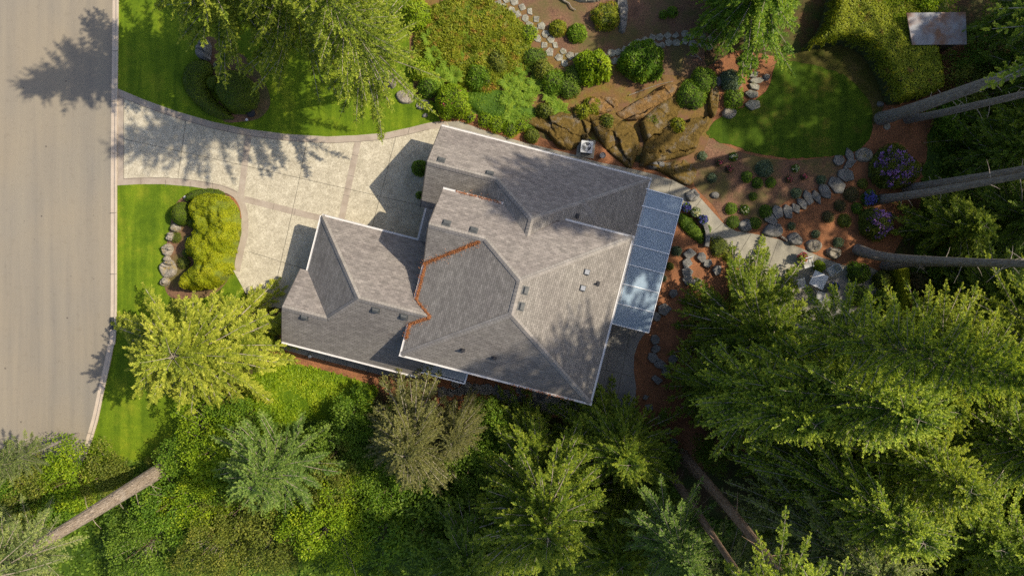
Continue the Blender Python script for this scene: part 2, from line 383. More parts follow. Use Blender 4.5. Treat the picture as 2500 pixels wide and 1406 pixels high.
M['blueish'] = mat_leaf('lavender_leaves', (.07, .11, .06), (.14, .20, .12), (.24, .30, .18), .25)
M['heath'] = mat_leaf('heather_leaves', (.09, .07, .03), (.17, .13, .06), (.26, .20, .09), .25)
def mat_flower(n, c): return mat_leaf(n, tuple(x*.6 for x in c), c, tuple(min(1, x*1.4) for x in c), .3)
M['purple'] = mat_flower('purple_petals', (.38, .22, .56)); M['pink'] = mat_flower('pink_petals', (.72, .16, .30))
M['whitef'] = mat_flower('white_petals', (.75, .75, .58)); M['bluef'] = mat_flower('blue_petals', (.20, .20, .62))
M['core'] = mat_simple('inner_twigs', (.045, .06, .012), .95, .3, 3)
M['coreg'] = mat_simple('inner_gold', (.12, .15, .01), .95, .3, 3)
M['terra'] = mat_simple('grey_pot', (.22, .21, .20), .7, .1, 6)

# ================================================================== GROUND
mb = MB(); sheet(mb, [(-80, -60), (-80, 60), (90, 60), (90, -60)][::-1], -.02); g = mb.build('ground', M['soil']); tag(g, kind='structure')
mb = MB()
edge_road = [(276, -400), (275, 0), (271, 375), (270, 780), (262, 850), (240, 950), (222, 1030), (196, 1105), (140, 1200), (40, 1330), (-90, 1460), (-300, 1600)]
er = pxy(smooth(edge_road, 6, False))
sheet(mb, er + [(-80, -45), (-80, 45)], .0); g = mb.build('road', M['asphalt']); tag(g, kind='structure')
mb = MB()      # kerb with gutter pan
L, Rr = strip(MB(), er, .44, 0, side=1)
for i in range(len(er)-1):
    a0, a1 = Rr[i], Rr[i+1]; b0, b1 = L[i], L[i+1]
    def mp(a, b, t, z): q = a.lerp(b, t); return (q.x, q.y, z)
    prof = [(0, -.02), (0, .012), (.60, .02), (.68, .10), (1, .11), (1, -.02)]
    for (t0, z0), (t1, z1) in zip(prof[:-1], prof[1:]): mb.face([mp(a0, b0, t0, z0), mp(a1, b1, t0, z0), mp(a1, b1, t1, z1), mp(a0, b0, t1, z1)])
acc = 0
for i in range(len(er)-1):
    acc += (Vector(er[i+1])-Vector(er[i])).length
    if acc > 3.0:
        acc = 0; a, b = Rr[i], L[i]; d = (b-a).normalized(); n = Vector((-d.y, d.x, 0))*.012
        mb.face([(a-n+Vector((0,0,.112)))[:], (b-n+Vector((0,0,.114)))[:], (b+n+Vector((0,0,.114)))[:], (a+n+Vector((0,0,.112)))[:]], 1)
g = mb.build('kerb', [M['curb'], M['joint']]); tag(g, kind='structure')
# kerb side of lawn
def lx(y):
    xs = [p for p in edge_road]
    for (x0, y0), (x1, y1) in zip(xs[:-1], xs[1:]):
        if y0 <= y <= y1: return x0+(x1-x0)*(y-y0)/(y1-y0)+16
    return 290
mb = MB()
up = pxy([(lx(-300), -300), (lx(0), 0), (288, 217), (350, 243), (430, 272), (520, 298), (600, 315), (700, 328), (800, 334), (870, 331), (940, 325), (1000, 312), (1050, 300), (1075, 296), (1060, 250), (1010, 230), (1000, 120), (1000, -300)])
sheet(mb, up, .03)
low = pxy([(287, 453), (340, 450), (400, 450), (470, 456), (530, 466), (565, 478), (583, 500), (590, 530), (590, 570), (580, 610), (570, 645), (600, 720), (640, 760), (680, 850), (600, 890), (520, 960), (460, 1020), (430, 1060), (380, 1120), (300, 1130), (lx(1105)+4, 1105), (lx(1030)+2, 1030), (lx(950), 950), (lx(850), 850), (lx(780), 780), (287, 500)])
sheet(mb, low, .03)
g = mb.build('lawn', M['lawn']); tag(g, kind='structure')
mb = MB()
ov = pxy(smooth([(1725, 325), (1752, 290), (1800, 268), (1850, 240), (1878, 212), (1889, 166), (1916, 154), (1960, 154), (2050, 180), (2095, 215), (2124, 256), (2130, 307), (2121, 341), (2090, 370), (2039, 380), (1936, 387), (1885, 382), (1834, 372), (1785, 355), (1740, 340)], 4))
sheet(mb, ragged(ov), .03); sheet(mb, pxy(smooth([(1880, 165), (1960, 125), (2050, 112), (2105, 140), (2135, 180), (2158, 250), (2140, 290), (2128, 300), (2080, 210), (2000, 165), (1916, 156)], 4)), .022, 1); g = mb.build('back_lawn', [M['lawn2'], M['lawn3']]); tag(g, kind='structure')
# mulch
mb = MB()
sheet(mb, pxy([(1080, 250), (1130, 262), (1200, 300), (1290, 325), (1345, 345), (1400, 350), (1450, 335), (1500, 380), (1600, 410), (1700, 300), (1725, 250), (1700, 180), (1800, 120), (1900, 140), (2060, 110), (2180, 250), (2260, 110), (2380, 100), (2420, 300), (2330, 420), (2240, 520), (2170, 640), (2250, 700), (2230, 900), (2000, 1050), (1700, 1150), (1620, 1110), (1560, 1010), (1440, 1000), (1250, 1040), (1000, 980), (680, 870), (690, 700), (1000, 300)]), .004)
g = mb.build('mulch_bed', M['mulch']); tag(g, kind='structure')
mb = MB()
sheet(mb, pxy(smooth([(1240, 0), (1300, -60), (1700, -60), (1730, 60), (1720, 150), (1760, 200), (1730, 280), (1690, 320), (1690, 400), (1560, 300), (1420, 250), (1330, 160), (1280, 60)], 4)), .012)
sheet(mb, pxy(smooth([(1700, 335), (1760, 350), (1830, 378), (1936, 392), (2045, 386), (2040, 440), (1960, 470), (1900, 505), (1870, 545), (1780, 550), (1740, 500), (1690, 440)], 4)), .012)
g = mb.build('needle_bed', M['mulchd']); tag(g, kind='structure')
mb = MB()
sheet(mb, pxy(smooth([(1270, 10), (1330, 60), (1380, 130), (1480, 150), (1560, 180), (1680, 190), (1720, 240), (1740, 300), (1690, 400), (1560, 380), (1440, 340), (1280, 310), (1180, 270), (1010, 200), (1010, -40), (1200, -60)], 4)), .016)
g = mb.build('moss_bank', M['moss']); tag(g, kind='structure')
# driveway
mb = MB()
top = [(288, 217), (350, 243), (430, 272), (520, 298), (600, 315), (700, 328), (800, 334), (870, 331), (940, 325), (1000, 312), (1050, 300), (1090, 297)]
bot = [(570, 660), (580, 612), (590, 570), (590, 530), (583, 500), (565, 478), (530, 466), (470, 456), (400, 450), (340, 450), (287, 453)]
sheet(mb, pxy(top + [(1110, 330), (1080, 620), (760, 760), (650, 748), (600, 715)] + bot), .036, 0)
strip(mb, pxy(smooth(top, 4, False)), .45, .040, 1, -1)
strip(mb, pxy(smooth(bot, 4, False)), .45, .040, 1, -1)
strip(mb, pxy([(295, 222), (295, 450)]), .40, .042, 1)
for a in ([(607, 330), (588, 484)], [(875, 342), (832, 545)], [(596, 486), (786, 534)]): strip(mb, pxy(a), .42, .043, 1)
for a in ([(303, 340), (607, 407), (921, 478), (1030, 503)], [(454, 296), (435, 437)], [(750, 345), (723, 478), (664, 738)], [(967, 334), (929, 478), (909, 553)], [(604, 613), (745, 657)],
          [(290, 236), (350, 260), (430, 288), (520, 314), (600, 331), (700, 344), (800, 350), (870, 347), (940, 341), (1000, 328), (1050, 316)],
          [(303, 240), (303, 437)], [(303, 437), (400, 434), (470, 440), (540, 453), (582, 470)]):
    strip(mb, pxy(a), .022, .047, 2)
for q in ((360, 247), (410, 265), (560, 307), (650, 322), (760, 332), (940, 325), (1000, 312)):
    strip(mb, pxy([(q[0], q[1]), (q[0]-4, q[1]+16)]), .02, .047, 2)
for q in (345, 405, 465, 520): strip(mb, pxy([(q, 436+(q-345)*.06), (q, 452+(q-345)*.07)]), .02, .047, 2)
for q in ((596, 395), (600, 370), (858, 430), (868, 380), (846, 478)):
    strip(mb, pxy([(q[0]-8, q[1]-2), (q[0]+8, q[1]+2)]), .02, .047, 2)
for q in ((668, 505), (720, 518)): strip(mb, pxy([(q[0]+2, q[1]-8), (q[0]-2, q[1]+8)]), .02, .047, 2)
g = mb.build('driveway', [M['agg'], M['concrete'], M['joint']]); tag(g, kind='structure')
# garden path round the house
mb = MB()
outer = [(1060, 300), (1120, 296), (1200, 325), (1285, 350), (1401, 378), (1455, 395), (1540, 412), (1600, 427), (1645, 441), (1685, 462), (1712, 486), (1738, 515), (1765, 545), (1795, 564), (1840, 571), (1900, 584), (1960, 608), (2010, 630), (2060, 648), (2110, 645), (2145, 662), (2160, 720), (2150, 800), (2100, 860), (2000, 860), (1900, 760), (1850, 700), (1800, 650), (1760, 610), (1732, 582), (1724, 555), (1700, 525), (1666, 505), (1640, 560), (1590, 760), (1576, 812), (1556, 835), (1546, 868), (1545, 905), (1552, 945), (1548, 1010), (1300, 1010), (1300, 400)]
sheet(mb, pxy(outer), .030, 0)
for a in ([(1279, 350), (1275, 368)], [(1335, 363), (1330, 382)], [(1445, 393), (1440, 412)], [(1530, 411), (1526, 428)], [(1640, 440), (1632, 470)], [(1714, 484), (1693, 513)], [(1765, 545), (1724, 580)], [(1833, 572), (1806, 616)], [(1900, 586), (1858, 700)], [(1990, 622), (1975, 680)], [(1850, 640), (1960, 668)]):
    strip(mb, pxy(a), .025, .036, 1)
g = mb.build('path', [M['path'], M['joint']]); tag(g, kind='structure')
mb = MB()
sheet(mb, pxy([(1500, 700), (1590, 760), (1576, 811), (1558, 836), (1548, 868), (1547, 905), (1553, 945), (1549, 1008), (1400, 1008), (1420, 800)]), .040, 0)
for a in ([(1497, 800), (1470, 960)], [(1462, 900), (1545, 918)], [(1540, 800), (1500, 1000)]): strip(mb, pxy(a), .025, .045, 1)
sheet(mb, pxy([(690, 815), (1000, 880), (1035, 925), (930, 915), (688, 852)]), .040, 0)
for a in ([(795, 862), (792, 885)], [(848, 875), (845, 899)], [(900, 890), (897, 912)]): strip(mb, pxy(a), .03, .045, 1)
sheet(mb, pxy([(2000, 690), (2110, 655), (2150, 680), (2150, 800), (2060, 850), (1990, 800)]), .036, 0)
g = mb.build('patio', [M['patio'], M['joint']]); tag(g, kind='structure')
# beds in the front lawn
mb = MB()
sheet(mb, pxy(smooth([(428, 500), (470, 468), (520, 462), (560, 473), (580, 495), (588, 540), (585, 600), (570, 660), (520, 720), (430, 730), (402, 700), (400, 640), (415, 560)], 4)), .036, 0)
sheet(mb, pxy(smooth([(490, 150), (500, 95), (540, 100), (620, 160), (660, 240), (640, 285), (590, 298), (540, 290), (530, 200)], 4)), .036, 0)
g = mb.build('planting_bed', M['mulchd']); tag(g, kind='structure')
mb = MB()
sheet(mb, pxy(smooth([(560, 478), (590, 500), (598, 530), (582, 530), (570, 500)], 4)), .037, 0)
sheet(mb, pxy(smooth([(2262, 125), (2360, 120), (2370, 215), (2300, 300), (2200, 330), (2130, 350), (2120, 300), (2200, 260), (2265, 225)], 4)), .014, 0)
sheet(mb, pxy([(640, 852), (690, 852), (930, 918), (930, 940), (880, 930), (800, 905), (700, 884), (640, 885)]), .034, 0)
g = mb.build('bark_mulch', M['mulch']); tag(g, kind='structure')

# ================================================================== LEAF MOUNDS, ROCKS (height fields)
def blob_field(poly, hgt, res, prof=.5, bumps=.1, seed=0, edge=None, bsc=1.2):
    xs = [p[0] for p in poly]; ys = [p[1] for p in poly]
    gx = np.arange(min(xs)-res, max(xs)+res*2, res); gy = np.arange(min(ys)-res, max(ys)+res*2, res)
    X, Y = np.meshgrid(gx, gy, indexing='ij'); ins = inside(X, Y, poly); d = np.where(ins, edged(X, Y, poly), 0)
    w_ = edge or max(d.max(), .05)
    t = np.clip(d/w_, 0, 1); z = hgt*(1-(1-t)**2)**prof
    z = z*(1 + bumps*2*(fbm(X*bsc, Y*bsc, seed)-.5)) + (d > 0)*bumps*hgt*.6*(fbm(X*bsc*3, Y*bsc*3, seed+5)-.5)
    z = np.where(ins, np.maximum(z, .0), -.03)
    return X, Y, z, ins
def field_mesh(name, X, Y, z, ins, jit=0):
    nx, ny = X.shape; k = np.zeros_like(ins); k[:-1, :-1] = ins[:-1, :-1] | ins[1:, :-1] | ins[:-1, 1:] | ins[1:, 1:]
    idx = np.arange(nx*ny).reshape(nx, ny); I, J = np.where(k[:-1, :-1])
    Q = np.stack([idx[I, J], idx[I+1, J], idx[I+1, J+1], idx[I, J+1]], 1)
    us = np.unique(Q); mp = -np.ones(nx*ny, int); mp[us] = np.arange(len(us)); V = np.stack([X.ravel(), Y.ravel(), z.ravel()], 1)[us]
    me = bpy.data.meshes.new(name); Q = mp[Q]; n = len(Q)
    me.vertices.add(len(V)); me.vertices.foreach_set('co', V.astype('f').ravel())
    me.loops.add(n*4); me.loops.foreach_set('vertex_index', Q.astype('i').ravel())
    me.polygons.add(n); me.polygons.foreach_set('loop_start', np.arange(0, n*4, 4, dtype='i')); me.polygons.foreach_set('loop_total', np.full(n, 4, 'i'))
    me.polygons.foreach_set('use_smooth', np.ones(n, bool)); me.update(calc_edges=True); return me
def field_leaves(X, Y, z, ins, dens, L, W, spread=.5, up=.3, lift=.03, seed=0, tintn=1.5, clump=0):
    r = np.random.default_rng(seed); dx = X[1, 0]-X[0, 0]
    gx_, gy_ = np.gradient(z, dx); sl = np.sqrt(1+gx_**2+gy_**2)
    wgt = (ins*np.minimum(sl, 5)).ravel(); area = wgt.sum()*dx*dx; n = int(area*dens)
    c = r.choice(len(wgt), n, p=wgt/wgt.sum()); jx = (r.random(n)-.5)*dx; jy = (r.random(n)-.5)*dx
    gx1, gy1 = gx_.ravel()[c], gy_.ravel()[c]
    Pn = np.stack([X.ravel()[c]+jx, Y.ravel()[c]+jy, z.ravel()[c]+gx1*jx+gy1*jy], 1)
    Nn = nrm(np.stack([-gx1, -gy1, np.ones(n)], 1))
    if clump:
        cn = vnoise(Pn[:, 0]*clump, Pn[:, 1]*clump, seed+3); keep = r.random(n) < .25+cn*1.1
        Pn, Nn, cn = Pn[keep], Nn[keep], cn[keep]; n = len(Pn); Pn = Pn + Nn*(cn[:, None]-.5)*.18
    rd = nrm(r.normal(size=(n, 3))); D = nrm(rd*spread + Nn*up + nrm(rd - Nn*(rd*Nn).sum(1, keepdims=True))*.6)
    Nl = nrm(Nn + rd[:, [1, 2, 0]]*.55)
    Pn = Pn + Nn*lift*r.random((n, 1)); l = L*(.7+.6*r.random(n)); w2 = W*(.7+.6*r.random(n))
    t = .5 + .3*(r.random(n)-.5) + .5*(fbm(Pn[:, 0]*tintn, Pn[:, 1]*tintn, seed)-.5)
    return leaf_quads(Pn, D, Nl, l, w2), np.clip(t, 0, 1)
ROOT = {}
def mound(name, label, cat, poly, hgt, leafmat, coremat=None, res=.1, dens=420, L=.11, W=.05, prof=.5, bumps=.12, group=None, edge=None, kind=None, seed=None, pix=True, spread=.5, up=.3, clump=0, flowers=None, lift=.03):
    seed = seed if seed is not None else int(abs(poly[0][0]*31+poly[0][1]*17)) % 9999
    pw = pxy(poly) if pix else poly
    c = (sum(p[0] for p in pw)/len(pw), sum(p[1] for p in pw)/len(pw)); pl = [(p[0]-c[0], p[1]-c[1]) for p in pw]
    X, Y, z, ins = blob_field(pl, hgt, res, prof, bumps, seed, edge)
    V, t = field_leaves(X, Y, z, ins, dens, L, W, spread, up, lift, seed=seed, clump=clump)
    coremat = coremat or M['core']
    if kind == 'stuff':
        me = field_mesh(name, X, Y, z-.02, ins); co = None
        o = link(name, quads_mesh(name, V, t), leafmat); o.location = (c[0], c[1], 0); tag(o, label, cat, None, 'stuff')
        # base under it joins the same object
        me2 = o.data; bm0 = np.empty(len(me.vertices)*3, 'f'); me.vertices.foreach_get('co', bm0)
        lv = np.empty(len(me.loops), 'i'); me.loops.foreach_get('vertex_index', lv)
        Vb = bm0.reshape(-1, 3)[lv].reshape(-1, 4, 3); allV = np.concatenate([V, Vb]); tt = np.concatenate([t, np.full(len(Vb), .2)])
        nm = quads_mesh(name, allV, tt); nm.materials.append(leafmat); o.data = nm; bpy.data.meshes.remove(me); bpy.data.meshes.remove(me2)
        return o
    r = empty(name, (c[0], c[1], 0), label, cat, group)
    link('inner_branches', field_mesh(name, X, Y, z-.05, ins), coremat, r)
    link('foliage', quads_mesh(name, V, t), leafmat, r)
    if flowers:
        n, fm, fs = flowers; rr = np.random.default_rng(seed+1); ok = np.argwhere(ins & (z > hgt*.45)); Vs = []
        for k in range(n):
            i, j = ok[rr.integers(len(ok))]; p = np.array([X[i, j], Y[i, j], z[i, j]+.04]); m_ = 16
            d = nrm(rr.normal(size=(m_, 3))*[1, 1, .8]+[0, 0, .4]); Vs.append(leaf_quads(p+d*fs*.25, d, nrm(rr.normal(size=(m_, 3))), np.full(m_, fs*.8), np.full(m_, fs*.6)))
        Vs = np.concatenate(Vs); link('blossoms', quads_mesh('blossoms', Vs, rng.random(len(Vs))), fm, r)
    return r
def circ(px, py, r, n=14, irr=.12, seed=0, asp=1, rot=0):
    q = random.Random(seed+px*3+py); out = []
    for k in range(n):
        a = 2*math.pi*k/n; rr = r*(1+irr*(q.random()*2-1)); x, y = rr*math.cos(a)*asp, rr*math.sin(a)
        out.append((px+x*math.cos(rot)-y*math.sin(rot), py+x*math.sin(rot)+y*math.cos(rot)))
    return out
def rock(label, poly, hgt, mat, name='boulder', cat='boulder', group=None, res=.055, edge=.22, cell=1.5, crack=.05, **kw):
    pw = pxy(smooth(poly, 2)); c = (sum(p[0] for p in pw)/len(pw), sum(p[1] for p in pw)/len(pw)); pl = [(p[0]-c[0], p[1]-c[1]) for p in pw]
    X, Y, z, ins = blob_field(pl, 1.0, res, .5, 0, 1, edge)
    r = np.random.default_rng(int(abs(poly[0][0])*3+abs(poly[0][1])) % 9973); xr, yr = X.max()-X.min(), Y.max()-Y.min(); cell = min(cell, max(.3, min(xr, yr)*.62)); k = max(4, int(xr*yr/cell**2))
    sx = r.uniform(X.min(), X.max(), k); sy = r.uniform(Y.min(), Y.max(), k); hh = .62+.38*r.random(k); tx = r.normal(size=k)*.22; ty = r.normal(size=k)*.22
    Xw = X+.16*cell*(fbm(X*2.2, Y*2.2, 3)-.5)*2; Yw = Y+.16*cell*(fbm(X*2.2, Y*2.2, 9)-.5)*2
    D = np.hypot((Xw[..., None]-sx)*.8, Yw[..., None]-sy); o_ = np.argsort(D, axis=-1)[..., :2]; i0 = o_[..., 0]; d0 = np.take_along_axis(D, o_, -1)
    pln = hgt*hh[i0] + tx[i0]*(X-sx[i0])+ty[i0]*(Y-sy[i0]); gap = (d0[..., 1]-d0[..., 0])
    dz = 1+.0*gap
    zz_ = pln*z*(1-.22*np.exp(-(gap/crack)**2)) + .10*min(hgt, .6)*(fbm(X*3, Y*3, 7)-.5)
    z = np.where(ins, np.maximum(zz_, .0), -.03); me = field_mesh(name, X, Y, z, ins); me.polygons.foreach_set('use_smooth', np.zeros(len(me.polygons), bool))
    o = link(name, me, mat); o.location = (c[0], c[1], .01); tag(o, label, cat, group); return o
def slab(px, py, r, mat, label, cat, group, name, h=.10, asp=1.25, rot=0., z=.02):
    q = random.Random(int(px*7+py*3)); n = q.choice((4, 5, 6)); pts = []
    for k in range(n):
        a = 2*math.pi*(k+.35*(q.random()-.5))/n; rr = r*(.88+.24*q.random()); x, y = rr*math.cos(a)*asp**.5, rr*math.sin(a)/asp**.5
        pts.append((px+x*math.cos(rot)-y*math.sin(rot), py+x*math.sin(rot)+y*math.cos(rot)))
    pts = [((pts[i][0]*(1-t)+pts[(i+1) % n][0]*t), (pts[i][1]*(1-t)+pts[(i+1) % n][1]*t)) for i in range(n) for t in (.10, .90)]; pts = [(x+q.uniform(-.35, .35), y+q.uniform(-.35, .35)) for x, y in pts]
    pw = pxy(pts); c = P(px, py); pl = [(a-c.x, b-c.y) for a, b in pw]; m_ = MB()
    m_.prism(pl[::-1], 0, h, bevel=min(.04, h*.5)); o = m_.build(name, mat); o.location = (c.x, c.y, z)
    o.rotation_euler = (q.uniform(-.03, .03), q.uniform(-.03, .03), 0); tag(o, label, cat, group); return o

# ================================================================== HOUSE
hs = empty('house', H(0, 1, 0), 'large house with grey shingled hip and gable roofs and white gutters', 'house'); inv = hs.location.copy()
def hb(mb, name, mats, parent=None, uv=False, smooth=False, label=None):
    par = parent or hs
    mb.v = [tuple(Vector(v)-inv) for v in mb.v]
    o = mb.build(name, mats, par, smooth, uv)
    if label: o['label'] = label
    return o
E1, E2 = 2.6, 5.3
LOW = .78
# planes as z = a + b*u + c*v
wLOW = .833
PL = {
 'gN': (E1-LOW*.40, 0, LOW), 'gS': (E1+LOW*8.87, 0, -LOW), 'gW': (E1+LOW*12.52, LOW, 0), 'gN1': (4.476-LOW*6.464, 0, LOW),
 'wN': (E1+.833*7.09, 0, .833), 'wS': (4.832+.833*-4.41, 0, -.833), 'wW': (4.832+.60*2.08, .60, 0), 'wE': (E1+.5606*7.32, -.5606, 0),
 'mN': (E2+.713*3.02, 0, .713), 'mS': (E2+.70*7.34, 0, -.70), 'mW': (E2+.51*5.05, .51, 0), 'mE': (E2+.493*6.757, -.493, 0), 'mG': (6.97-.71*.673, 0, -.71),
 'pW': (E1+.5*6.11, .5, 0),
}
def zz(pl, u, v): a, b, c = PL[pl]; return a+b*u+c*v
def onplane(pl, px, py):
    a, b, c = PL[pl]; u0, v0 = toH(P(px, py, 0)); d = P(px, py, 0)
    # ray: P(z) = ground*(1-z/50); solve z = a + (b*u0 + c*v0)*(1-z/50)
    k = b*u0+c*v0; z = (a+k)/(1+k/CAMH); return H(u0*(1-z/CAMH), v0*(1-z/CAMH), z)
def plane(mb, pl, pts, mi=0, thick=.14):
    a, b, c = PL[pl]; g_ = math.hypot(b, c)
    up = Vector((b, c))/g_; al = Vector((-up.y, up.x)); q = []; uv = []
    for u, v in pts:
        q.append(H(u, v, zz(pl, u, v))); uv.append((al.x*u+al.y*v + 50, (up.x*u+up.y*v)*math.sqrt(1+g_*g_) + 50))
    # orientation
    n = sum(((q[i]-q[0]).cross(q[i+1]-q[0]) for i in range(1, len(q)-1)), Vector())
    if n.z < 0: q.reverse(); uv.reverse()
    mb.face(q, mi, uv); lo = [p-Vector((0, 0, thick)) for p in q]
    for i in range(len(q)):
        j = (i+1) % len(q); mb.face([lo[i], lo[j], q[j], q[i]], 2, [(0, 0)]*4)
    mb.face(lo[::-1], 2, [(0, 0)]*len(q))
SH = [M['shA'], M['shB'], M['soffit']]
# ridge points
RG = 4.635; ZG = E1+LOW*(8.87-RG)
gB = (-12.52+4.235, RG)
gwE = (-5.05 + (ZG-E2)/.51, RG)                 # garage ridge meets main west plane
def vg(z): return 8.87-(z-E1)/LOW
gN_top = (-5.05, .40+(E2-E1)/LOW); gS_bot = (-5.05, 8.87-(E2-E1)/LOW)
uV = -12.52+(4.476-E1)/LOW
mb = MB()
plane(mb, 'gN', [(-12.52, .40), (-4.6, .40), (-4.6, gN_top[1]), gN_top, gwE, gB], 1)
plane(mb, 'gS', [(-13.0, 8.87), (-3.84, 8.87), (-3.84, 7.4), (-4.9, 6.9), (-5.05, gS_bot[1]), gwE, gB, (uV, 6.464), (-13.0, 6.464)], 0)
plane(mb, 'gW', [(-12.52, .40), gB, (uV, 6.464), (-12.52, 4.06)], 0)
plane(mb, 'gN1', [(-13.0, 4.06), (-12.52, 4.06), (uV, 6.464), (-13.0, 6.464)], 1)
hb(mb, 'roof', SH, uv=True, label='lower roof over the garage')
apx = (.543, -2.53)
mb = MB()
vmeet = -3.02+(6.40-E2)/.713
plane(mb, 'wN', [(-6.5, -7.09), (7.32, -7.09), apx, (-2.08, -4.41), (-6.5, -4.41)], 1)
vlow = -4.41+(4.832-E1)/.833
uL = -2.08-(4.832-E1)/.60
plane(mb, 'wS', [(-6.5, -4.41), (-2.08, -4.41), (uL, vlow), (-6.5, vlow)], 0)
plane(mb, 'wW', [(-2.08, -4.41), apx, (.543, vmeet), (-2.08, -2.2), (uL, vlow)], 0)
plane(mb, 'wE', [apx, (7.32, -7.09), (7.32, 1.0), (6.2, 1.0), (6.2, -2.6), (2.08, -2.9), (.543, vmeet)], 0)
hb(mb, 'roof', SH, uv=True, label='lower roof of the rear wing')
mb = MB(); plane(mb, 'pW', [(-6.11, vlow), (-6.11, .40), (-4.4, .40), (-4.4, vlow)], 0)
hb(mb, 'roof', SH, uv=True, label='small porch roof between garage and rear wing')
aN, aS = (.75, 1.12), (.75, 3.107); gj = (-1.78, -.673)
mb = MB()
plane(mb, 'mN', [(-5.1, -3.02), (6.757, -3.02), aN, gj, (-5.2, -.673)], 1)
plane(mb, 'mG', [(-5.2, -.673), gj, (-5.05, 1.674), (-5.1, 1.674)], 0)
plane(mb, 'mW', [gj, aN, aS, (-5.05, 7.34), (-5.05, 1.674)], 0)
plane(mb, 'mS', [aS, (6.757, 7.34), (-5.05, 7.34)], 0)
plane(mb, 'mE', [aN, (6.757, -3.02), (6.757, 7.34), aS], 0)
hb(mb, 'roof', SH, uv=True, label='upper main hip roof')
# ridge and hip caps
def cap(a, b, wd=.17, pa=None, pb=None):
    """folded shingle tabs along a ridge a->b (u,v,z)"""
    m_ = MB(); A, B = H(*a), H(*b); d = (B-A); Ln = d.length; d.normalize(); side = d.cross(Vector((0, 0, 1))).normalized()
    def drop(pl, sgn):
        p = (A+B)/2 + side*sgn*wd; u, v = toH(p); return zz(pl, u, v) - (A.z+B.z)/2
    da, db = drop(pa, 1), drop(pb, -1); n = max(1, int(Ln/.2)); up = Vector((0, 0, .035))
    for i in range(n):
        p, q = A+d*(Ln*i/n), A+d*(Ln*(i+1)/n+.01); t = Vector((0, 0, .02))
        for s_, dz in ((1, da), (-1, db)):
            o1, o2 = p+side*s_*wd+Vector((0, 0, dz))+up*.8, q+side*s_*wd+Vector((0, 0, dz))+up*.8+t
            f = [p+up, q+up+t, o2, o1] if s_ < 0 else [p+up, o1, o2, q+up+t]
            m_.face(f, 0, [(i*.3, 0), (i*.3+.28, 0), (i*.3+.28, .13), (i*.3, .13)])
    hb(m_, 'ridge_cap', M['shC'], uv=True)
def Z3(pl, q): return (q[0], q[1], zz(pl, *q))
cap(Z3('gN', (-12.52, .40)), Z3('gN', gB), pa='gW', pb='gN'); cap(Z3('gN', gB), Z3('gN', gwE), pa='gS', pb='gN')
cap(Z3('gS', (uV, 6.464)), Z3('gS', gB), pa='gS', pb='gW'); cap(Z3('gS', (-13.0, 6.464)), Z3('gS', (uV, 6.464)), pa='gS', pb='gN1')
cap(Z3('wN', (-6.5, -4.41)), Z3('wN', (-2.08, -4.41)), pa='wS', pb='wN'); cap(Z3('wN', (-2.08, -4.41)), Z3('wN', apx), pa='wW', pb='wN')
cap(Z3('wN', apx), Z3('wN', (7.32, -7.09)), pa='wE', pb='wN', wd=.13); cap((.543, -2.53, 6.40), (.543, vmeet, 6.40), pa='wW', pb='wE')
cap(Z3('mN', (-5.2, -.673)), Z3('mN', gj), pa='mG', pb='mN'); cap(Z3('mN', gj), Z3('mN', aN), pa='mW', pb='mN')
cap(Z3('mN', aN), Z3('mN', (6.757, -3.02)), pa='mE', pb='mN'); cap(Z3('mE', aN), Z3('mE', aS), pa='mW', pb='mE')
cap(Z3('mS', aS), Z3('mS', (6.757, 7.34)), pa='mS', pb='mE'); cap(Z3('mS', (-5.05, 7.34)), Z3('mS', aS), pa='mS', pb='mW')
# raised hip line on the wing's east plane
q1, q2 = toH(onplane('wE', 1422, 494)), toH(onplane('wE', 1475, 562))
m_ = MB(); A, B = onplane('wE', 1422, 494), onplane('wE', 1478, 566)
m_.bar(A+Vector((0, 0, .03)), B+Vector((0, 0, .03)), .34, .07); hb(m_, 'ridge_cap', M['shC'], uv=True)
# gutters
def gutter(a, b, z, side):
    m_ = MB(); A, B = H(a[0], a[1], z-.06), H(b[0], b[1], z-.06); d = (B-A).normalized(); s = Vector((-d.y, d.x, 0))*side
    w0, w1 = s*.0, s*.13
    for off, hw, hh, dz in ((.010, .010, .065, 0), (.105, .010, .06, .005), (.057, .05, .008, -.057)):
        c = (A+B)/2 + s*off + Vector((0, 0, dz)); m_.obox(c, [d, s, Vector((0, 0, 1))], ((B-A).length/2, hw, hh))
    c = (A+B)/2 + s*.057+Vector((0, 0, .03)); m_.obox(c, [d, s, Vector((0, 0, 1))], ((B-A).length/2, .042, .004))
    hb(m_, 'gutter', M['white'])
gutter((-12.52, .40), (-6.11, .40), E1, 1); gutter((-12.52, .40), (-12.52, 4.06), E1, -1); gutter((-13.0, 8.87), (-3.84, 8.87), E1, -1)
gutter((-6.11, vlow), (-6.11, .27), E1, -1); gutter((-6.5, -7.09), (7.45, -7.09), E1, 1); gutter((7.32, -7.09), (7.32, 1.0), E1, 1)
gutter((-5.1, -3.02), (-1.33, -3.02), E2, 1); gutter((2.55, -3.02), (6.89, -3.02), E2, 1); gutter((6.757, -3.02), (6.757, 7.34), E2, 1); gutter((6.89, 7.34), (-5.18, 7.34), E2, 1)
gutter((-5.05, 1.674), (-5.05, 3.85), E2, -1); gutter((-5.05, 5.42), (-5.05, 7.34), E2, -1)
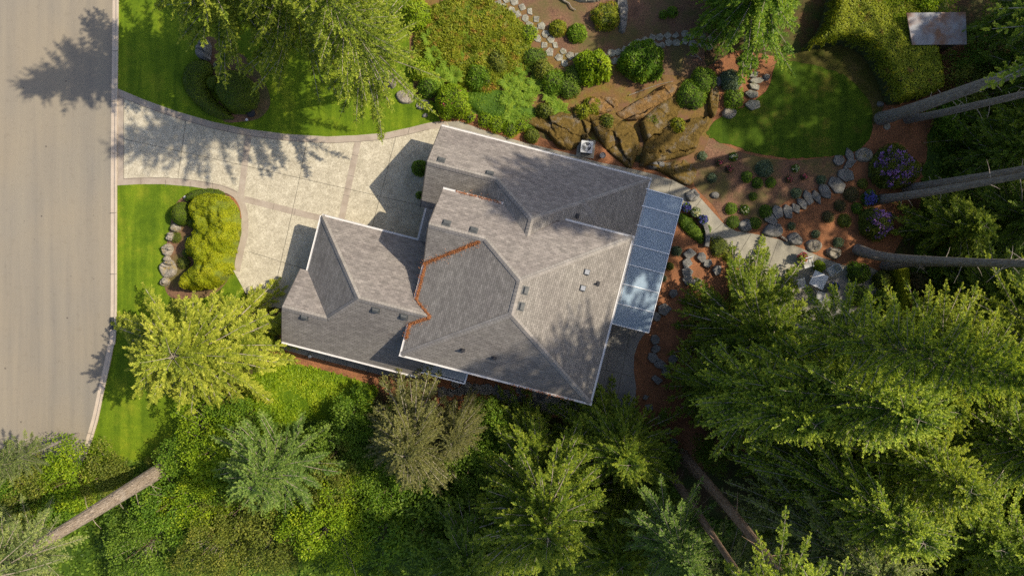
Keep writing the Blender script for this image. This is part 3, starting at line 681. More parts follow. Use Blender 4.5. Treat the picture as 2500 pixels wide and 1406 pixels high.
# rake boards
for pl, pts in (('gN1', [(-13.02, 4.06), (-13.02, 6.464)]), ('gS', [(-13.02, 6.464), (-13.02, 8.87)]), ('wN', [(-6.53, -7.09), (-6.53, -4.41)]), ('wS', [(-6.53, -4.41), (-6.53, vlow)]),
                ('mN', [(-5.14, -3.02), (-5.23, -.673)]), ('mG', [(-5.23, -.673), (-5.14, 1.674)])):
    m_ = MB(); m_.bar(H(*pts[0], zz(pl, *pts[0])-.1), H(*pts[1], zz(pl, *pts[1])-.1), .03, .16); hb(m_, 'fascia', M['shC'])
# walls
def wallbox(m_, u0, u1, v0, v1, z0, z1):
    c = H((u0+u1)/2, (v0+v1)/2, (z0+z1)/2); m_.box(c, ((u1-u0)/2, (v1-v0)/2, (z1-z0)/2), -TH)
m_ = MB()
wallbox(m_, -12.05, -4.65, .85, 8.4, 0, E1-.13); wallbox(m_, -12.6, -12.052, 4.5, 8.398, 0, E1-.132)
wallbox(m_, -6.0, 6.9, -6.65, -2.66, 0, E1-.14); wallbox(m_, -5.4, -4.66, -2.65, .84, 0, 2.45)
wallbox(m_, -4.6, 6.35, -2.62, 6.9, 0, E2-.14); wallbox(m_, 6.352, 6.898, -2.655, .8, 0, E1-.141)
def gable(pts3, th=.1):
    q = [H(*p) for p in pts3]; r = [p+Vector((CT, -ST, 0))*th for p in q]; m_.face(q); m_.face(r[::-1])
    for i in range(len(q)): j = (i+1) % len(q); m_.face([q[j], q[i], r[i], r[j]])
gable([(-12.6, 4.5, E1-.13), (-12.6, 8.4, E1-.13), (-12.6, 8.4, 2.75), (-12.6, 6.464, 4.3), (-12.6, 4.5, 2.75)])
gable([(-6.0, -6.65, E1-.13), (-6.0, -2.2, E1-.13), (-6.0, -2.2, 2.75), (-6.0, -4.41, 4.66), (-6.0, -6.65, 2.75)])
gable([(-4.6, -2.62, E2-.13), (-4.6, 1.3, E2-.13), (-4.6, 1.3, 5.35), (-4.6, -.673, 6.78), (-4.6, -2.62, 5.45)])
hb(m_, 'wall', M['wall'])
# windows and garage doors in the walls
def window(u, v, z, wd, ht, face, name='window', mat='win'):
    nrmv = {'W': (-1, 0), 'E': (1, 0), 'N': (0, -1), 'S': (0, 1)}[face]; n = H(*nrmv, 0); n.z = 0; t = Vector((-n.y, n.x, 0))
    c = H(u, v, z); m1 = MB(); m1.obox(c+n*.012, [t, n, Vector((0, 0, 1))], (wd/2, .012, ht/2)); w_ = hb(m1, name, M[mat])
    m2 = MB()
    for s in (-1, 1):
        m2.obox(c+t*s*(wd/2+.04)+n*.025, [t, n, Vector((0, 0, 1))], (.04, .025, ht/2+.08)); m2.obox(c+Vector((0, 0, s*(ht/2+.04)))+n*.023, [t, n, Vector((0, 0, 1))], (wd/2, .023, .04))
    m2.obox(c+n*.028, [t, n, Vector((0, 0, 1))], (.02, .006, ht/2))
    mm = m2; mm.v = [tuple(Vector(x)-inv) for x in mm.v]; mm.build('frame', M['white'], w_)
window(-12.05, 2.6, 1.1, 2.6, 2.1, 'W', 'garage_door', 'white')
for a in ((-6.0, -5.2, 1.4, 1.2, 1.2, 'W'), (-4.6, -.7, 4.3, 1.4, 1.2, 'W'), (6.35, 1, 4.1, 1.5, 1.2, 'E'), (6.35, 5, 4.1, 1.5, 1.2, 'E'), (6.35, 3.2, 1.3, 2.6, 2.0, 'E'), (6.9, -5.0, 1.2, 2.2, 1.9, 'E'),
          (0, 6.9, 4.1, 1.8, 1.2, 'S'), (4, 6.9, 4.1, 1.5, 1.2, 'S'), (2.5, 6.9, 1.4, 1.8, 1.3, 'S'), (-9, 8.4, 1.4, 1.5, 1.2, 'S'), (-2, -6.65, 1.4, 1.5, 1.1, 'N'), (3, -6.65, 1.4, 1.5, 1.1, 'N')):
    window(*a)
# roof vents
def vent(pl, px, py, along='u'):
    p = onplane(pl, px, py); a, b, c = PL[pl]; n = (H(-b, -c, 1)).normalized(); x = H(*( (1, 0) if along == 'u' else (0, 1)), 0); x = (x-n*x.dot(n)).normalized(); y = n.cross(x)
    m_ = MB(); m_.obox(p+n*.012, [x, y, n], (.26, .22, .012)); 
    k = .20; T = [p+n*.14+x*i*.17+y*j*.09 for i, j in ((-1, -1), (1, -1), (1, 1), (-1, 1))]; Bq = [p+n*.024+x*i*.20+y*j*.15 for i, j in ((-1, -1), (1, -1), (1, 1), (-1, 1))]
    m_.face(T)
    for i in range(4): j = (i+1) % 4; m_.face([Bq[i], Bq[j], T[j], T[i]])
    hb(m_, 'roof_vent', M['vent'])
for a in (('gS', 743, 774), ('gS', 917, 757), ('gS', 986, 773), ('wN', 1077, 391), ('wN', 1195, 424), ('mN', 1090, 545), ('mN', 1156, 562)): vent(*a)
vent('mE', 1282, 709, 'v'); vent('mE', 1272, 748, 'v')
for px, py in ((1433, 664), (1423, 703)):
    p = onplane('mE', px, py); m_ = MB(); m_.box(p+Vector((0, 0, .05)), (.17, .17, .09), -TH); k = hb(m_, 'chimney_flue', M['vent'])
    m2 = MB(); m2.box(p+Vector((0, 0, .16)), (.13, .13, .02), -TH); m2.v = [tuple(Vector(x)-inv) for x in m2.v]; m2.build('flue_lid', M['metal'], k)
for pl, px, py in (('mE', 1458, 692), ('mS', 1130, 853), ('mS', 1207, 872), ('wE', 1408, 527)):
    p = onplane(pl, px, py); m_ = MB(); m_.tube([p-Vector((0, 0, .05)), p+Vector((0, 0, .32))], .055, 10); m_.box(p+Vector((0, 0, .02)), (.15, .15, .025), -TH); hb(m_, 'vent_pipe', M['dark'])
# needle litter caught in valleys and gutters
def litter(pts, wd, n, seed):
    r = np.random.default_rng(seed); A = np.array([tuple(p) for p in pts]); seg = A[1:]-A[:-1]; ln = np.linalg.norm(seg, axis=1)
    k = r.choice(len(seg), n, p=ln/ln.sum()); t = r.random((n, 1)); B = A[k]+seg[k]*t
    cl = .2+1.25*vnoise(B[:, 0]*1.7, B[:, 1]*1.7, seed)
    B = B + r.normal(size=(n, 3))*np.array([wd, wd, .012])*cl[:, None] + [0, 0, .05]
    B = B + (r.random((n, 1)) < .12)*r.normal(size=(n, 3))*[.16, .16, 0]; D = nrm(r.normal(size=(n, 3))*[1, 1, .25]); V = leaf_quads(B, D, nrm(r.normal(size=(n, 3))*.6+[0, 0, 1]), np.full(n, .085), np.full(n, .03))
    V = V - np.array(inv); tag(link('needle_litter', quads_mesh('needle_litter', V, r.random(n)), M['needle'], hs), kind='stuff')
def HH(pl, q): return H(q[0], q[1], zz(pl, *q)+.02)
litter([HH('mG', (-5.1, 1.674)), HH('mG', (-2.1, -.45))], .035, 3000, 1)
litter([H(-4.98, 1.7, E2+.05), H(-4.98, 3.8, E2+.05)], .028, 1300, 2)
litter([H(-5.05, 3.8, E2+.02), HH('gN', gwE)], .03, 500, 3)
litter([HH('gS', (-5.05, 5.45)), HH('gS', gwE)], .04, 1200, 4)
litter([H(-5.0, 5.5, E2+.05), H(-5.0, 6.3, E2+.05)], .035, 600, 5)
litter([H(-4.3, -3.08, E2), H(-1.5, -3.08, E2)], .018, 420, 6)
0 and litter([H(-1.33, -3.02, E2+.03), HH('mN', (.1, -1.85))], .03, 330, 7)
litter([H(1.8, 7.42, E2), H(5.8, 7.42, E2)], .02, 260, 8)
# glass awning
aw = bpy.data.objects.new('glass_awning', None); COL.objects.link(aw); aw.parent = hs; aw.location = (0, 0, 0); aw['label'] = 'blue glass awning along the east wall'
def hsub(m_, name, mat, par, **k):
    m_.v = [tuple(Vector(x)-inv) for x in m_.v]; return m_.build(name, mat, par, **k)
U0, U1, V0, V1 = 7.05, 9.74, -6.45, 2.48
def awz(u): return 2.62-(u-7.05)*.11
vs = [V0+(V1-V0)*t for t in (0, .125, .268, .412, .557, .702, .848, 1)]
for i in range(7):
    m_ = MB(); a, b = vs[i]+.02, vs[i+1]-.02; q = [H(u, v, awz(u)) for u, v in ((U0, a), (U1, a), (U1, b), (U0, b))]; m_.face(q); m_.face([p-Vector((0, 0, .012)) for p in q][::-1])
    hsub(m_, 'glass_pane', M['glass'], aw)
m_ = MB()
for i, v in enumerate(vs): m_.bar(H(U0, v, awz(U0)+.025), H(U1, v, awz(U1)+.025), .055, .05)
m_.bar(H(U1+.01, V0, awz(U1)), H(U1+.01, V1, awz(U1)), .05, .07); m_.bar(H(7.5, V0, awz(7.5)-.06), H(7.5, V1, awz(7.5)-.06), .05, .05)
hsub(m_, 'awning_frame', M['frame'], aw)
for v in (V0+.1, V0+3.1, V0+5.9, V1-.1):
    m_ = MB(); m_.bar(H(U1-.1, v, 0), H(U1-.1, v, awz(U1-.1)-.03), .08, .08); hsub(m_, 'post', M['frame'], aw)
# bay with flat glazed roof on the south side
m_ = MB(); q = [P(1031, 880, 2.9), P(1024.6, 907, 2.8), P(1134, 936, 2.8), P(1142, 909, 2.9)]
cl = mat_simple('bay_panel', (.27, .30, .31), .35, .05, 2)
m_.face([p-Vector((0, 0, .02)) for p in q]); bay = hb(m_, 'bay_roof', cl)
m_ = MB()
for i in range(4): m_.bar(q[i], q[(i+1) % 4], .10, .12)
a, b = q[1].lerp(q[0], .22), q[2].lerp(q[3], .22); m_.bar(a, b, .03, .06)
hsub(m_, 'frame', M['frame'], bay)
m_ = MB()
for t in np.linspace(.02, .98, 34): p = q[1].lerp(q[2], t); p2 = a.lerp(b, t); m_.bar(p.lerp(p2, .25), p.lerp(p2, .85), .05, .03)
hsub(m_, 'grille', M['dark'], bay)
m_ = MB()
c_ = sum(q, Vector())/4; m_.box((c_.x, c_.y+.3, 1.4), (1.35, .45, 1.36), -TH); hsub(m_, 'bay_wall', M['wall'], bay)

# ================================================================== TREES
def frond_crown(seed, Hc, R, nb, tw=.17, tlen=.55, leaf=.13, lw=.045, droop=.35, rise=.15, prof=.8, tipb=.35, lr=.0105, start=.0, flat=.5, hollow=0, jitter=.25, ls=.075, mn=.25):
    """conifer crown: whorled limbs carrying side sprays of small leaves. Returns leaf quads, tint, limb polylines"""
    r = np.random.default_rng(seed); LV = []; TT = []; limbs = []
    for b in range(nb):
        t = ((b+r.random()*.8)/nb)**.9; z0 = Hc*(start+(1-start)*t); az = b*2.39996 + r.normal()*.25
        ln = R*max(mn*.5, (1-t)**prof)*(.78+.32*r.random())*(1+.22*math.sin(az*2+seed)+.15*math.sin(az*3+seed*2+t*5))
        if ln < .25: continue
        el = rise + .55*t**2 + r.normal()*.06; dr = droop*(1-t*.7)*(.8+.4*r.random())
        n = max(4, int(ln/.22)); s = np.linspace(0, 1, n); az_s = az + .25*(r.random()-.5)*s
        x = ln*s*np.cos(az_s); y = ln*s*np.sin(az_s); zz_ = z0 + ln*(el*s - dr*s*s)
        C = np.stack([x, y, zz_], 1); limbs.append((C, max(.010, ln*lr)))
        # side sprays
        m = max(6, int(ln*(1-.1)/tw)); ss = np.sort(.12+.88*r.random(m*2)); ss = ss[ss > (.12+hollow)]
        ti = np.clip((ss*(n-1)).astype(int), 0, n-2); f = ss*(n-1)-ti; Bp = C[ti]*(1-f[:, None])+C[ti+1]*f[:, None]; T = nrm(C[ti+1]-C[ti])
        side = np.where(np.arange(len(ss)) % 2 == 0, 1., -1.); Sx = nrm(np.stack([-T[:, 1], T[:, 0], np.zeros(len(ss))], 1))
        ang = R_(48)+r.normal(size=len(ss))*jitter; Dt = T*np.cos(ang)[:, None] + Sx*(side*np.sin(ang))[:, None]; Dt[:, 2] += r.normal(size=len(ss))*.16 - droop*.25
        Dt = nrm(Dt); tl = tlen*(1.05-.75*ss)*(.6+.7*r.random(len(ss)))*min(1.15, .45+ln/R)
        tl = np.maximum(tl, leaf*1.2)
        # leader tip spray
        Bp = np.concatenate([Bp, C[-1:]]); Dt = np.concatenate([Dt, T[-1:]]); tl = np.append(tl, tlen*.6); ss = np.append(ss, 1.)
        k = max(4, int(tlen/ls)); q = (np.arange(k)+.5)/k
        for sd in (-1, 1):
            pB = Bp[:, None, :] + Dt[:, None, :]*(tl[:, None]*q[None])[:, :, None]; pB[:, :, 2] -= (tl[:, None]*q[None]**2)*droop*.4
            up = np.array([0, 0, 1.]) + r.normal(size=(len(Bp), k, 3))*flat; up = nrm(up)
            Sd = nrm(np.cross(Dt[:, None, :], up)); a2 = R_(40)+r.normal(size=(len(Bp), k))*.25
            Dl = Dt[:, None, :]*np.cos(a2)[..., None] + Sd*(sd*np.sin(a2))[..., None]; Dl = nrm(Dl + r.normal(size=Dl.shape)*.14)
            ll = leaf*(1.1-.45*q[None])*(.7+.6*r.random((len(Bp), k))); ww = lw*(.8+.5*r.random((len(Bp), k)))
            Nn = np.broadcast_to(up, Dl.shape)
            LV.append(leaf_quads(pB.reshape(-1, 3), Dl.reshape(-1, 3), Nn.reshape(-1, 3), ll.ravel(), ww.ravel()))
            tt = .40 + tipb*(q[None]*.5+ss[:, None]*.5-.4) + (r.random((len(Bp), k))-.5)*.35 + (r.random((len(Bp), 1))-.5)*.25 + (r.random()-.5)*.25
            TT.append(tt.ravel())
    V = np.concatenate(LV); T = np.clip(np.concatenate(TT), 0, 1)
    return V, T, limbs
def broad_crown(seed, Hc, R, ncl, per=130, leaf=.14, lw=.085, cl=.55, squash=.8):
    r = np.random.default_rng(seed); cs = []; limbs = []
    for i in range(ncl):
        a = r.random()*2*math.pi; cz = r.random()**.7; rr = R*math.sqrt(max(0, 1-(cz*.95)**2))*(.35+.65*r.random()**.5)*(1+.25*math.sin(a*3+seed)+.12*math.sin(a*5+seed*2))
        cs.append((rr*math.cos(a), rr*math.sin(a), Hc*(.25+.72*cz*squash+.06*r.normal())))
    cs = np.array(cs); 
    for c in cs[::2]:
        m = np.array([c[0]*.35, c[1]*.35, c[2]*.45]); limbs.append((np.stack([np.zeros(3)+[0, 0, Hc*.12], m, c]), .03*R/2.5))
    idx = np.repeat(np.arange(ncl), per); n = len(idx); d = nrm(r.normal(size=(n, 3))); rad = r.random(n)**.4; sz = (cl*(.7+.6*r.random(ncl)))[idx]
    B = cs[idx] + d*(rad*sz)[:, None]*[1, 1, .6]
    D = nrm(d*.7+r.normal(size=(n, 3))*.7+[0, 0, -.1]); Nn = nrm(np.array([0, 0, 1.])+r.normal(size=(n, 3))*.55)
    V = leaf_quads(B, D, Nn, leaf*(.65+.7*r.random(n)), lw*(.7+.6*r.random(n)))
    t = .42+.35*(r.random(n)-.5)+(.30*(r.random(ncl)-.5))[idx]+.12*d[:, 2]
    return V, np.clip(t, 0, 1), limbs
def limb_mesh(limbs, name):
    m_ = MB()
    for C, rd in limbs:
        k = len(C); st = max(1, k//5); pts = [C[i] for i in range(0, k, st)]
        if not np.allclose(pts[-1], C[-1]): pts.append(C[-1])
        rads = [rd*(1-.85*i/(len(pts)-1))+.004 for i in range(len(pts))]; m_.tube(pts, rads, 4, cap=False)
    return m_.mesh(name)
CR = {}
def crown(key, fn, **k):
    V, T, limbs = fn(**k); CR[key] = (quads_mesh(key, V, T), limb_mesh(limbs, key+'_limbs'))
    CR[key][0].materials.append(None); CR[key][1].materials.append(None)
crown('gold', frond_crown, seed=12, Hc=5.5, R=4.7, nb=150, tlen=.85, leaf=.17, lw=.042, tw=.15, droop=.42, rise=.22, prof=.62, tipb=.5, hollow=.06, flat=.3, ls=.062, mn=.5)
crown('yelA', frond_crown, seed=5, Hc=13, R=5.6, nb=200, tlen=.85, leaf=.14, lw=.045, tw=.15, droop=.26, rise=.18, prof=.75, tipb=.8, jitter=.4, flat=.7, ls=.07)
crown('yelB', frond_crown, seed=8, Hc=14, R=6.6, nb=200, tlen=.9, leaf=.14, lw=.045, tw=.15, droop=.26, rise=.18, prof=.72, tipb=.8, jitter=.45, flat=.75, ls=.07)
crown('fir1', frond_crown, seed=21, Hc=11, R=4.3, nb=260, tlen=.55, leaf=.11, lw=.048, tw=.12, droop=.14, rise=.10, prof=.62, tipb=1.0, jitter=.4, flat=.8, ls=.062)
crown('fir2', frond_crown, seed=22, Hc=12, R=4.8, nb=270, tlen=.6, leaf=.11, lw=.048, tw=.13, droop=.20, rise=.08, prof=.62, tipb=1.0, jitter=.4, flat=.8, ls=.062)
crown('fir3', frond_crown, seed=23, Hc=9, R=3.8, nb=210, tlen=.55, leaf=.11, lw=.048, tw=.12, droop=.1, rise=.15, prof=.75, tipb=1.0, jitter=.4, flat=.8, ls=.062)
crown('spar', frond_crown, seed=25, Hc=12, R=4.6, nb=95, tlen=.75, leaf=.16, lw=.07, tw=.2, droop=.2, rise=.06, prof=.7, tipb=.7, jitter=.5, flat=.8, ls=.11)
crown('ced1', frond_crown, seed=31, Hc=8, R=5.0, nb=190, tlen=.8, leaf=.16, lw=.055, tw=.14, droop=.30, rise=.12, prof=.75, tipb=.5, flat=.6, ls=.08)
crown('ced2', frond_crown, seed=32, Hc=10, R=5.8, nb=220, tlen=.8, leaf=.16, lw=.055, tw=.14, droop=.25, rise=.25, prof=.7, tipb=.5, flat=.6, lr=.016, hollow=.08, ls=.085)
crown('ced3', frond_crown, seed=33, Hc=7, R=4.0, nb=150, tlen=.7, leaf=.16, lw=.055, tw=.13, droop=.32, rise=.15, prof=.75, tipb=.5, flat=.6, ls=.08)
crown('blu', frond_crown, seed=41, Hc=7.5, R=4.0, nb=150, tlen=.6, leaf=.12, lw=.045, tw=.12, droop=.05, rise=.22, prof=.75, tipb=.6, flat=.6, ls=.07)
crown('brn', frond_crown, seed=42, Hc=7, R=4.1, nb=180, tlen=.6, leaf=.12, lw=.045, tw=.12, droop=.20, rise=.20, prof=.65, tipb=.6, flat=.8, ls=.075)
crown('br1', broad_crown, seed=51, Hc=3.6, R=2.6, ncl=75, per=130)
crown('br2', broad_crown, seed=52, Hc=4.6, R=3.2, ncl=110, per=120)
crown('br3', broad_crown, seed=53, Hc=2.6, R=1.9, ncl=45, per=120, leaf=.12)
crown('br4', broad_crown, seed=54, Hc=3.6, R=2.6, ncl=60, per=80, leaf=.24, lw=.12, cl=.6)
crown('br5', broad_crown, seed=55, Hc=4.2, R=2.9, ncl=80, per=130, leaf=.13, lw=.075)

def tree(label, base, top, key, leafmat, z0=None, s=1.0, rot=0., cat='tree', name='conifer_tree', tr=.25, bark='barkg', group=None, px=True, lean=(0, 0), sq=1.0, off=(0, 0), bend=(0, 0)):
    """top: height of crown top; crown starts so that its top is there"""
    b = P(*base) if px else Vector((*base, 0)); r = empty(name, b, label, cat, group)
    cm, lm = CR[key]; Hc = {'gold': 5.5, 'yelA': 13, 'yelB': 14, 'fir1': 11, 'fir2': 12, 'fir3': 9, 'spar': 12, 'ced1': 8, 'ced2': 10, 'ced3': 7, 'blu': 7.5, 'brn': 7, 'br1': 3.6, 'br2': 4.6, 'br3': 2.6, 'br4': 3.6, 'br5': 4.2}[key]*s*sq
    zc = top-Hc
    m_ = MB(); n = 14; pts = []; rad = []
    for i in range(n):
        t = i/(n-1); z = top*.97*t; wv = .05+(.12 if tr > .25 else 0); eb = 1-math.exp(-z/2.2); pts.append((lean[0]*t+bend[0]*eb+wv*math.sin(t*5+rot)*t, lean[1]*t+bend[1]*eb+wv*math.cos(t*4+rot)*t, z-.05)); rad.append(max(.02, tr*(1-t)**.75*(1+.22*math.exp(-z*2.2))))
    if tr > .2: m_.tube(pts, rad, 12)
    else: m_.tube(pts, rad, 7)
    if tr > .25 and top > 15:
        q = random.Random(int(base[0]+base[1]))
        for k in range(16):
            z = q.uniform(2.5, zc+1); i = min(n-2, int(z/(top*.97)*(n-1))); f = z/(top*.97)*(n-1)-i; p0 = Vector(pts[i]).lerp(Vector(pts[i+1]), f); a = q.uniform(0, 6.28); ln = q.uniform(.35, 1.3)
            d = Vector((math.cos(a), math.sin(a), q.uniform(-.25, .15))); m_.tube([p0, p0+d*ln*.6, p0+d*ln+Vector((0, 0, -.1))], [.03, .02, .006], 4, cap=False)
    tk = m_.build('trunk', M[bark], r, smooth=True)
    cx, cy = (lean[0]*.75+off[0]+bend[0], lean[1]*.75+off[1]+bend[1])
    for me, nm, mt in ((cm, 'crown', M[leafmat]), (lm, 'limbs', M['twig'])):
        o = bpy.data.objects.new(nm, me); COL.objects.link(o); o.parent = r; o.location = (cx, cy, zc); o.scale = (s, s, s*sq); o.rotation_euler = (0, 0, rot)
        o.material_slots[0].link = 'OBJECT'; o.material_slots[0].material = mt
    return r
# big trees in the front garden
tree('golden yellow topped cedar spreading between road and garage', (535, 838), 6.9, 'gold', 'gold', tr=.30, rot=2.2, s=1.13)
tree('tall yellow green conifer over the upper front lawn, leftmost of the three', (655, 75), 17.5, 'yelA', 'yel', tr=.3, rot=1.1, s=.9, sq=1.1)
tree('yellow green conifer over the upper lawn, middle one of the three', (800, 100), 15, 'yelA', 'yel', tr=.25, rot=3.0, s=.8, sq=1.1)
tree('yellow green conifer beside the orange boulder, rightmost of the three', (955, 205), 20, 'yelB', 'yel', tr=.3, rot=2.0, s=.64, sq=1.5)
tree('dark green cedar at the top edge beside the back lawn', (1800, 20), 9.5, 'ced1', 'leaf', s=.98, tr=.25, rot=.3)
# tall bare-trunked firs on the right
FG = 'tall bare trunked firs behind the back garden'
tree('thick grey trunked fir rising from the edge of the back lawn', (2150, 290), 33, 'fir1', 'fir', tr=.40, group=FG, rot=.2, s=1.2, bend=(0, -.2))
tree('thin trunked fir just below the thickest trunk', (2215, 292), 31, 'fir3', 'fir', tr=.26, group=FG, rot=1.2, s=1.2, bend=(0, -.15), lean=(0, -1.6))
tree('fir trunk behind the large purple rhododendron, upper of the close pair', (2215, 462), 24, 'fir3', 'fir', tr=.34, group=FG, rot=2.2, s=.75)
tree('fir trunk beside the small violet shrub, lower of the close pair', (2152, 487), 24, 'fir3', 'fir', tr=.30, group=FG, rot=3.0, s=.7)
tree('curved grey trunked fir beside the patio mulch', (2095, 610), 25, 'fir1', 'fir', tr=.34, group=FG, rot=.7, s=.5, bend=(.5, -.7))
tree('straight fir trunk close below the curved trunk near the patio', (2160, 650), 36, 'spar', 'fir', tr=.30, group=FG, rot=1.9, s=.6, sq=1.3, bend=(.3, .35))
tree('fir with grey trunk half hidden in dark green right of the clipped hedge', (2290, 796), 20, 'fir1', 'cedar', tr=.3, rot=2.9)
# dark cedars along the right edge
RG_ = 'shaded cedars along the right edge'
for i, (b, t, k, m, s, lab) in enumerate([
    ((2440, 60), 9, 'ced1', 'shade', .8, 'dark shaded cedar right of the shed roof'),
    ((2470, 215), 8, 'ced3', 'shade', 1, 'dark shaded cedar above the thickest fir trunk at the right edge'),
    ((2420, 335), 7, 'ced3', 'cedar', .9, 'green cedar between the thickest trunk and the close trunk pair'),
    ((2370, 390), 6, 'ced3', 'shade', .85, 'dark low cedar directly above the close trunk pair'),
    ((2420, 540), 7, 'ced1', 'shade', .8, 'dark cedar between the close trunk pair and the curved trunk'),
    ((2280, 560), 5.5, 'ced3', 'cedar', .85, 'drooping cedar right of the light purple rhododendron'),
    ((2350, 720), 7, 'ced1', 'shade', .85, 'dark cedar right of the clipped curved hedge'),
    ((2300, 860), 8, 'ced3', 'cedar', .9, 'green cedar beneath the bright fir at right'),
    ((2290, 200), 0, '', '', 0, '')]):
    if k: tree(lab, b, t, k, m, s=s, tr=.16, rot=i*1.7, group=RG_)
# cedars and firs of the lower right
tree('dark green spreading cedar over the garden rocks right of the house', (1800, 800), 8.5, 'ced2', 'cedar', s=.9, tr=.22, rot=.9)
tree('slender tall fir whose narrow tips stand right below the patio', (1830, 768), 27, 'fir1', 'fir', tr=.2, rot=1.4, s=.58, sq=2.4)
tree('small green cedar over the mulch below the patio paving', (1715, 930), 6.5, 'ced3', 'cedar', tr=.14, rot=1.9, s=.8)
tree('dark cedar just right of the patio table', (1960, 850), 8, 'ced1', 'cedar', s=.75, tr=.2, rot=2.5)
WG = 'tall firs of the lower right wood'
for i, (cx_, cy_, zc, t, k, m, s, lab) in enumerate([
    (2080, 960, 14, 20, 'fir1', 'fir', 1.0, 'bright tipped tall fir below the patio'),
    (2330, 870, 12, 17, 'fir3', 'cedar', 1.0, 'bright tipped fir right of the patio, beside the clipped hedge'),
    (1895, 985, 12, 17, 'fir3', 'fir', 1.0, 'green fir beside the orange mulch at lower right'),
    (2095, 1215, 13, 19, 'fir2', 'fir', .85, 'green fir over the lower slanting trunk'),
    (2190, 1110, 13, 19, 'fir1', 'cedar', 1.0, 'tall fir in the middle of the lower right wood'),
    (2420, 1060, 12, 18, 'fir2', 'fir', .9, 'tall fir at the right edge, below the middle'),
    (2100, 1370, 14, 19, 'fir2', 'grey', .85, 'tall grey green fir at the bottom edge, left of the corner fir'),
    (2430, 1330, 13, 19, 'fir1', 'fir', 1.0, 'yellow green fir in the bottom right corner'),
    (2560, 900, 10, 15, 'fir3', 'fir', 1.1, 'fir cut by the right edge below the dark cedars'),
    (2290, 1250, 12, 17, 'fir3', 'shade', 1.1, 'fir between the corner fir and the middle of the lower right wood'),
    (2560, 1200, 11, 16, 'fir3', 'fir', 1.1, 'fir cut by the right edge above the corner fir'),
    (2290, 1440, 13, 17, 'fir3', 'fir', 1.1, 'fir cut by the bottom edge left of the corner fir'),
    (2200, 960, 10, 15, 'fir3', 'cedar', 1.0, 'green fir between the bright tipped tall fir and the right edge firs'),
    (2010, 1090, 7, 11, 'ced1', 'cedar', .85, 'low green cedar under the tall firs, left of the middle'),
    (2150, 1240, 7, 11, 'ced1', 'cedar', .9, 'low green cedar under the tall firs near the bottom'),
    (2350, 980, 7, 11, 'ced3', 'cedar', 1.1, 'low green cedar under the firs towards the right edge'),
    (2390, 1200, 8, 12, 'ced1', 'cedar', .9, 'low green cedar right of the middle of the lower wood'),
    (1960, 1330, 8, 12, 'ced3', 'cedar', 1.1, 'low green cedar at the bottom right of the slanting trunk'),
    (2260, 1340, 9, 13, 'ced1', 'cedar', .9, 'low green cedar at the bottom left of the corner fir'),
    (1650, 1330, 10, 14, 'blu', 'blue', .8, 'blue green fir left of the lower slanting trunk'),
    (1775, 1445, 11, 16, 'blu', 'grey', 1.0, 'grey green fir at the bottom edge below the slanting trunk'),
    ]):
    u = zc/CAMH; b = (NX+(cx_-NX)*(1-u), NY+(cy_-NY)*(1-u)); tree(lab, b, t, k, m, s=s, tr=.26, rot=i*2.1+.4, group=WG, cat='tree')
tree('brown trunked fir slanting out of the dark gap at lower right', (1665, 1110), 30, 'fir3', 'fir', tr=.38, bark='barkb', rot=.5, s=.8, group=WG)
tree('short brown trunk beside the dark gap, left of the slanting one', (1625, 1142), 25, 'ced3', 'cedar', tr=.30, bark='barkb', rot=1.5, s=.7, group=WG)
# lower middle
tree('large green cedar with bare upper limbs below the house', (1318, 1160), 11.5, 'ced2', 'cedar', tr=.25, rot=.2)
tree('cedar close below the right roof corner', (1490, 1055), 8, 'ced1', 'cedar', s=.85, tr=.2, rot=1.6)
tree('small cedar close below the stepping slabs, left of the roof corner', (1290, 1045), 5.5, 'ced3', 'cedar', s=.72, tr=.15, rot=2.6)
tree('brownish green hemlock below the garage end', (1030, 1032), 8.5, 'brn', 'brown', tr=.2, rot=.1, s=.95)
tree('low brownish hemlock right of the larger brownish one', (1120, 1030), 6, 'brn', 'brown', s=.6, tr=.12, rot=2.1)
tree('blue green fir fanning out below the ground cover', (732, 1085), 9.5, 'blu', 'blue', tr=.2, rot=.4, s=.93)
tree('big brown trunk leaning to the lower left corner with grey green crown', (424, 1128), 24.5, 'fir3', 'grey', tr=.52, bark='barkp', rot=.8, s=.9)
tree('grey green fir in the bottom left corner', (150, 1310), 9, 'blu', 'grey', tr=.2, rot=2.6, s=.9)
tree('young fir with reddish leader at the left edge', (190, 1060), 11, 'blu', 'grey', tr=.12, rot=1.3, s=.42, sq=2.0)
tree('dark fir cut by the bottom edge below the large cedar', (1160, 1280), 9, 'ced3', 'shade', tr=.15, rot=1.3, s=.9)
tree('cedar at the bottom edge right of the large cedar', (1470, 1250), 9, 'ced1', 'cedar', tr=.2, rot=2.2, s=.85)
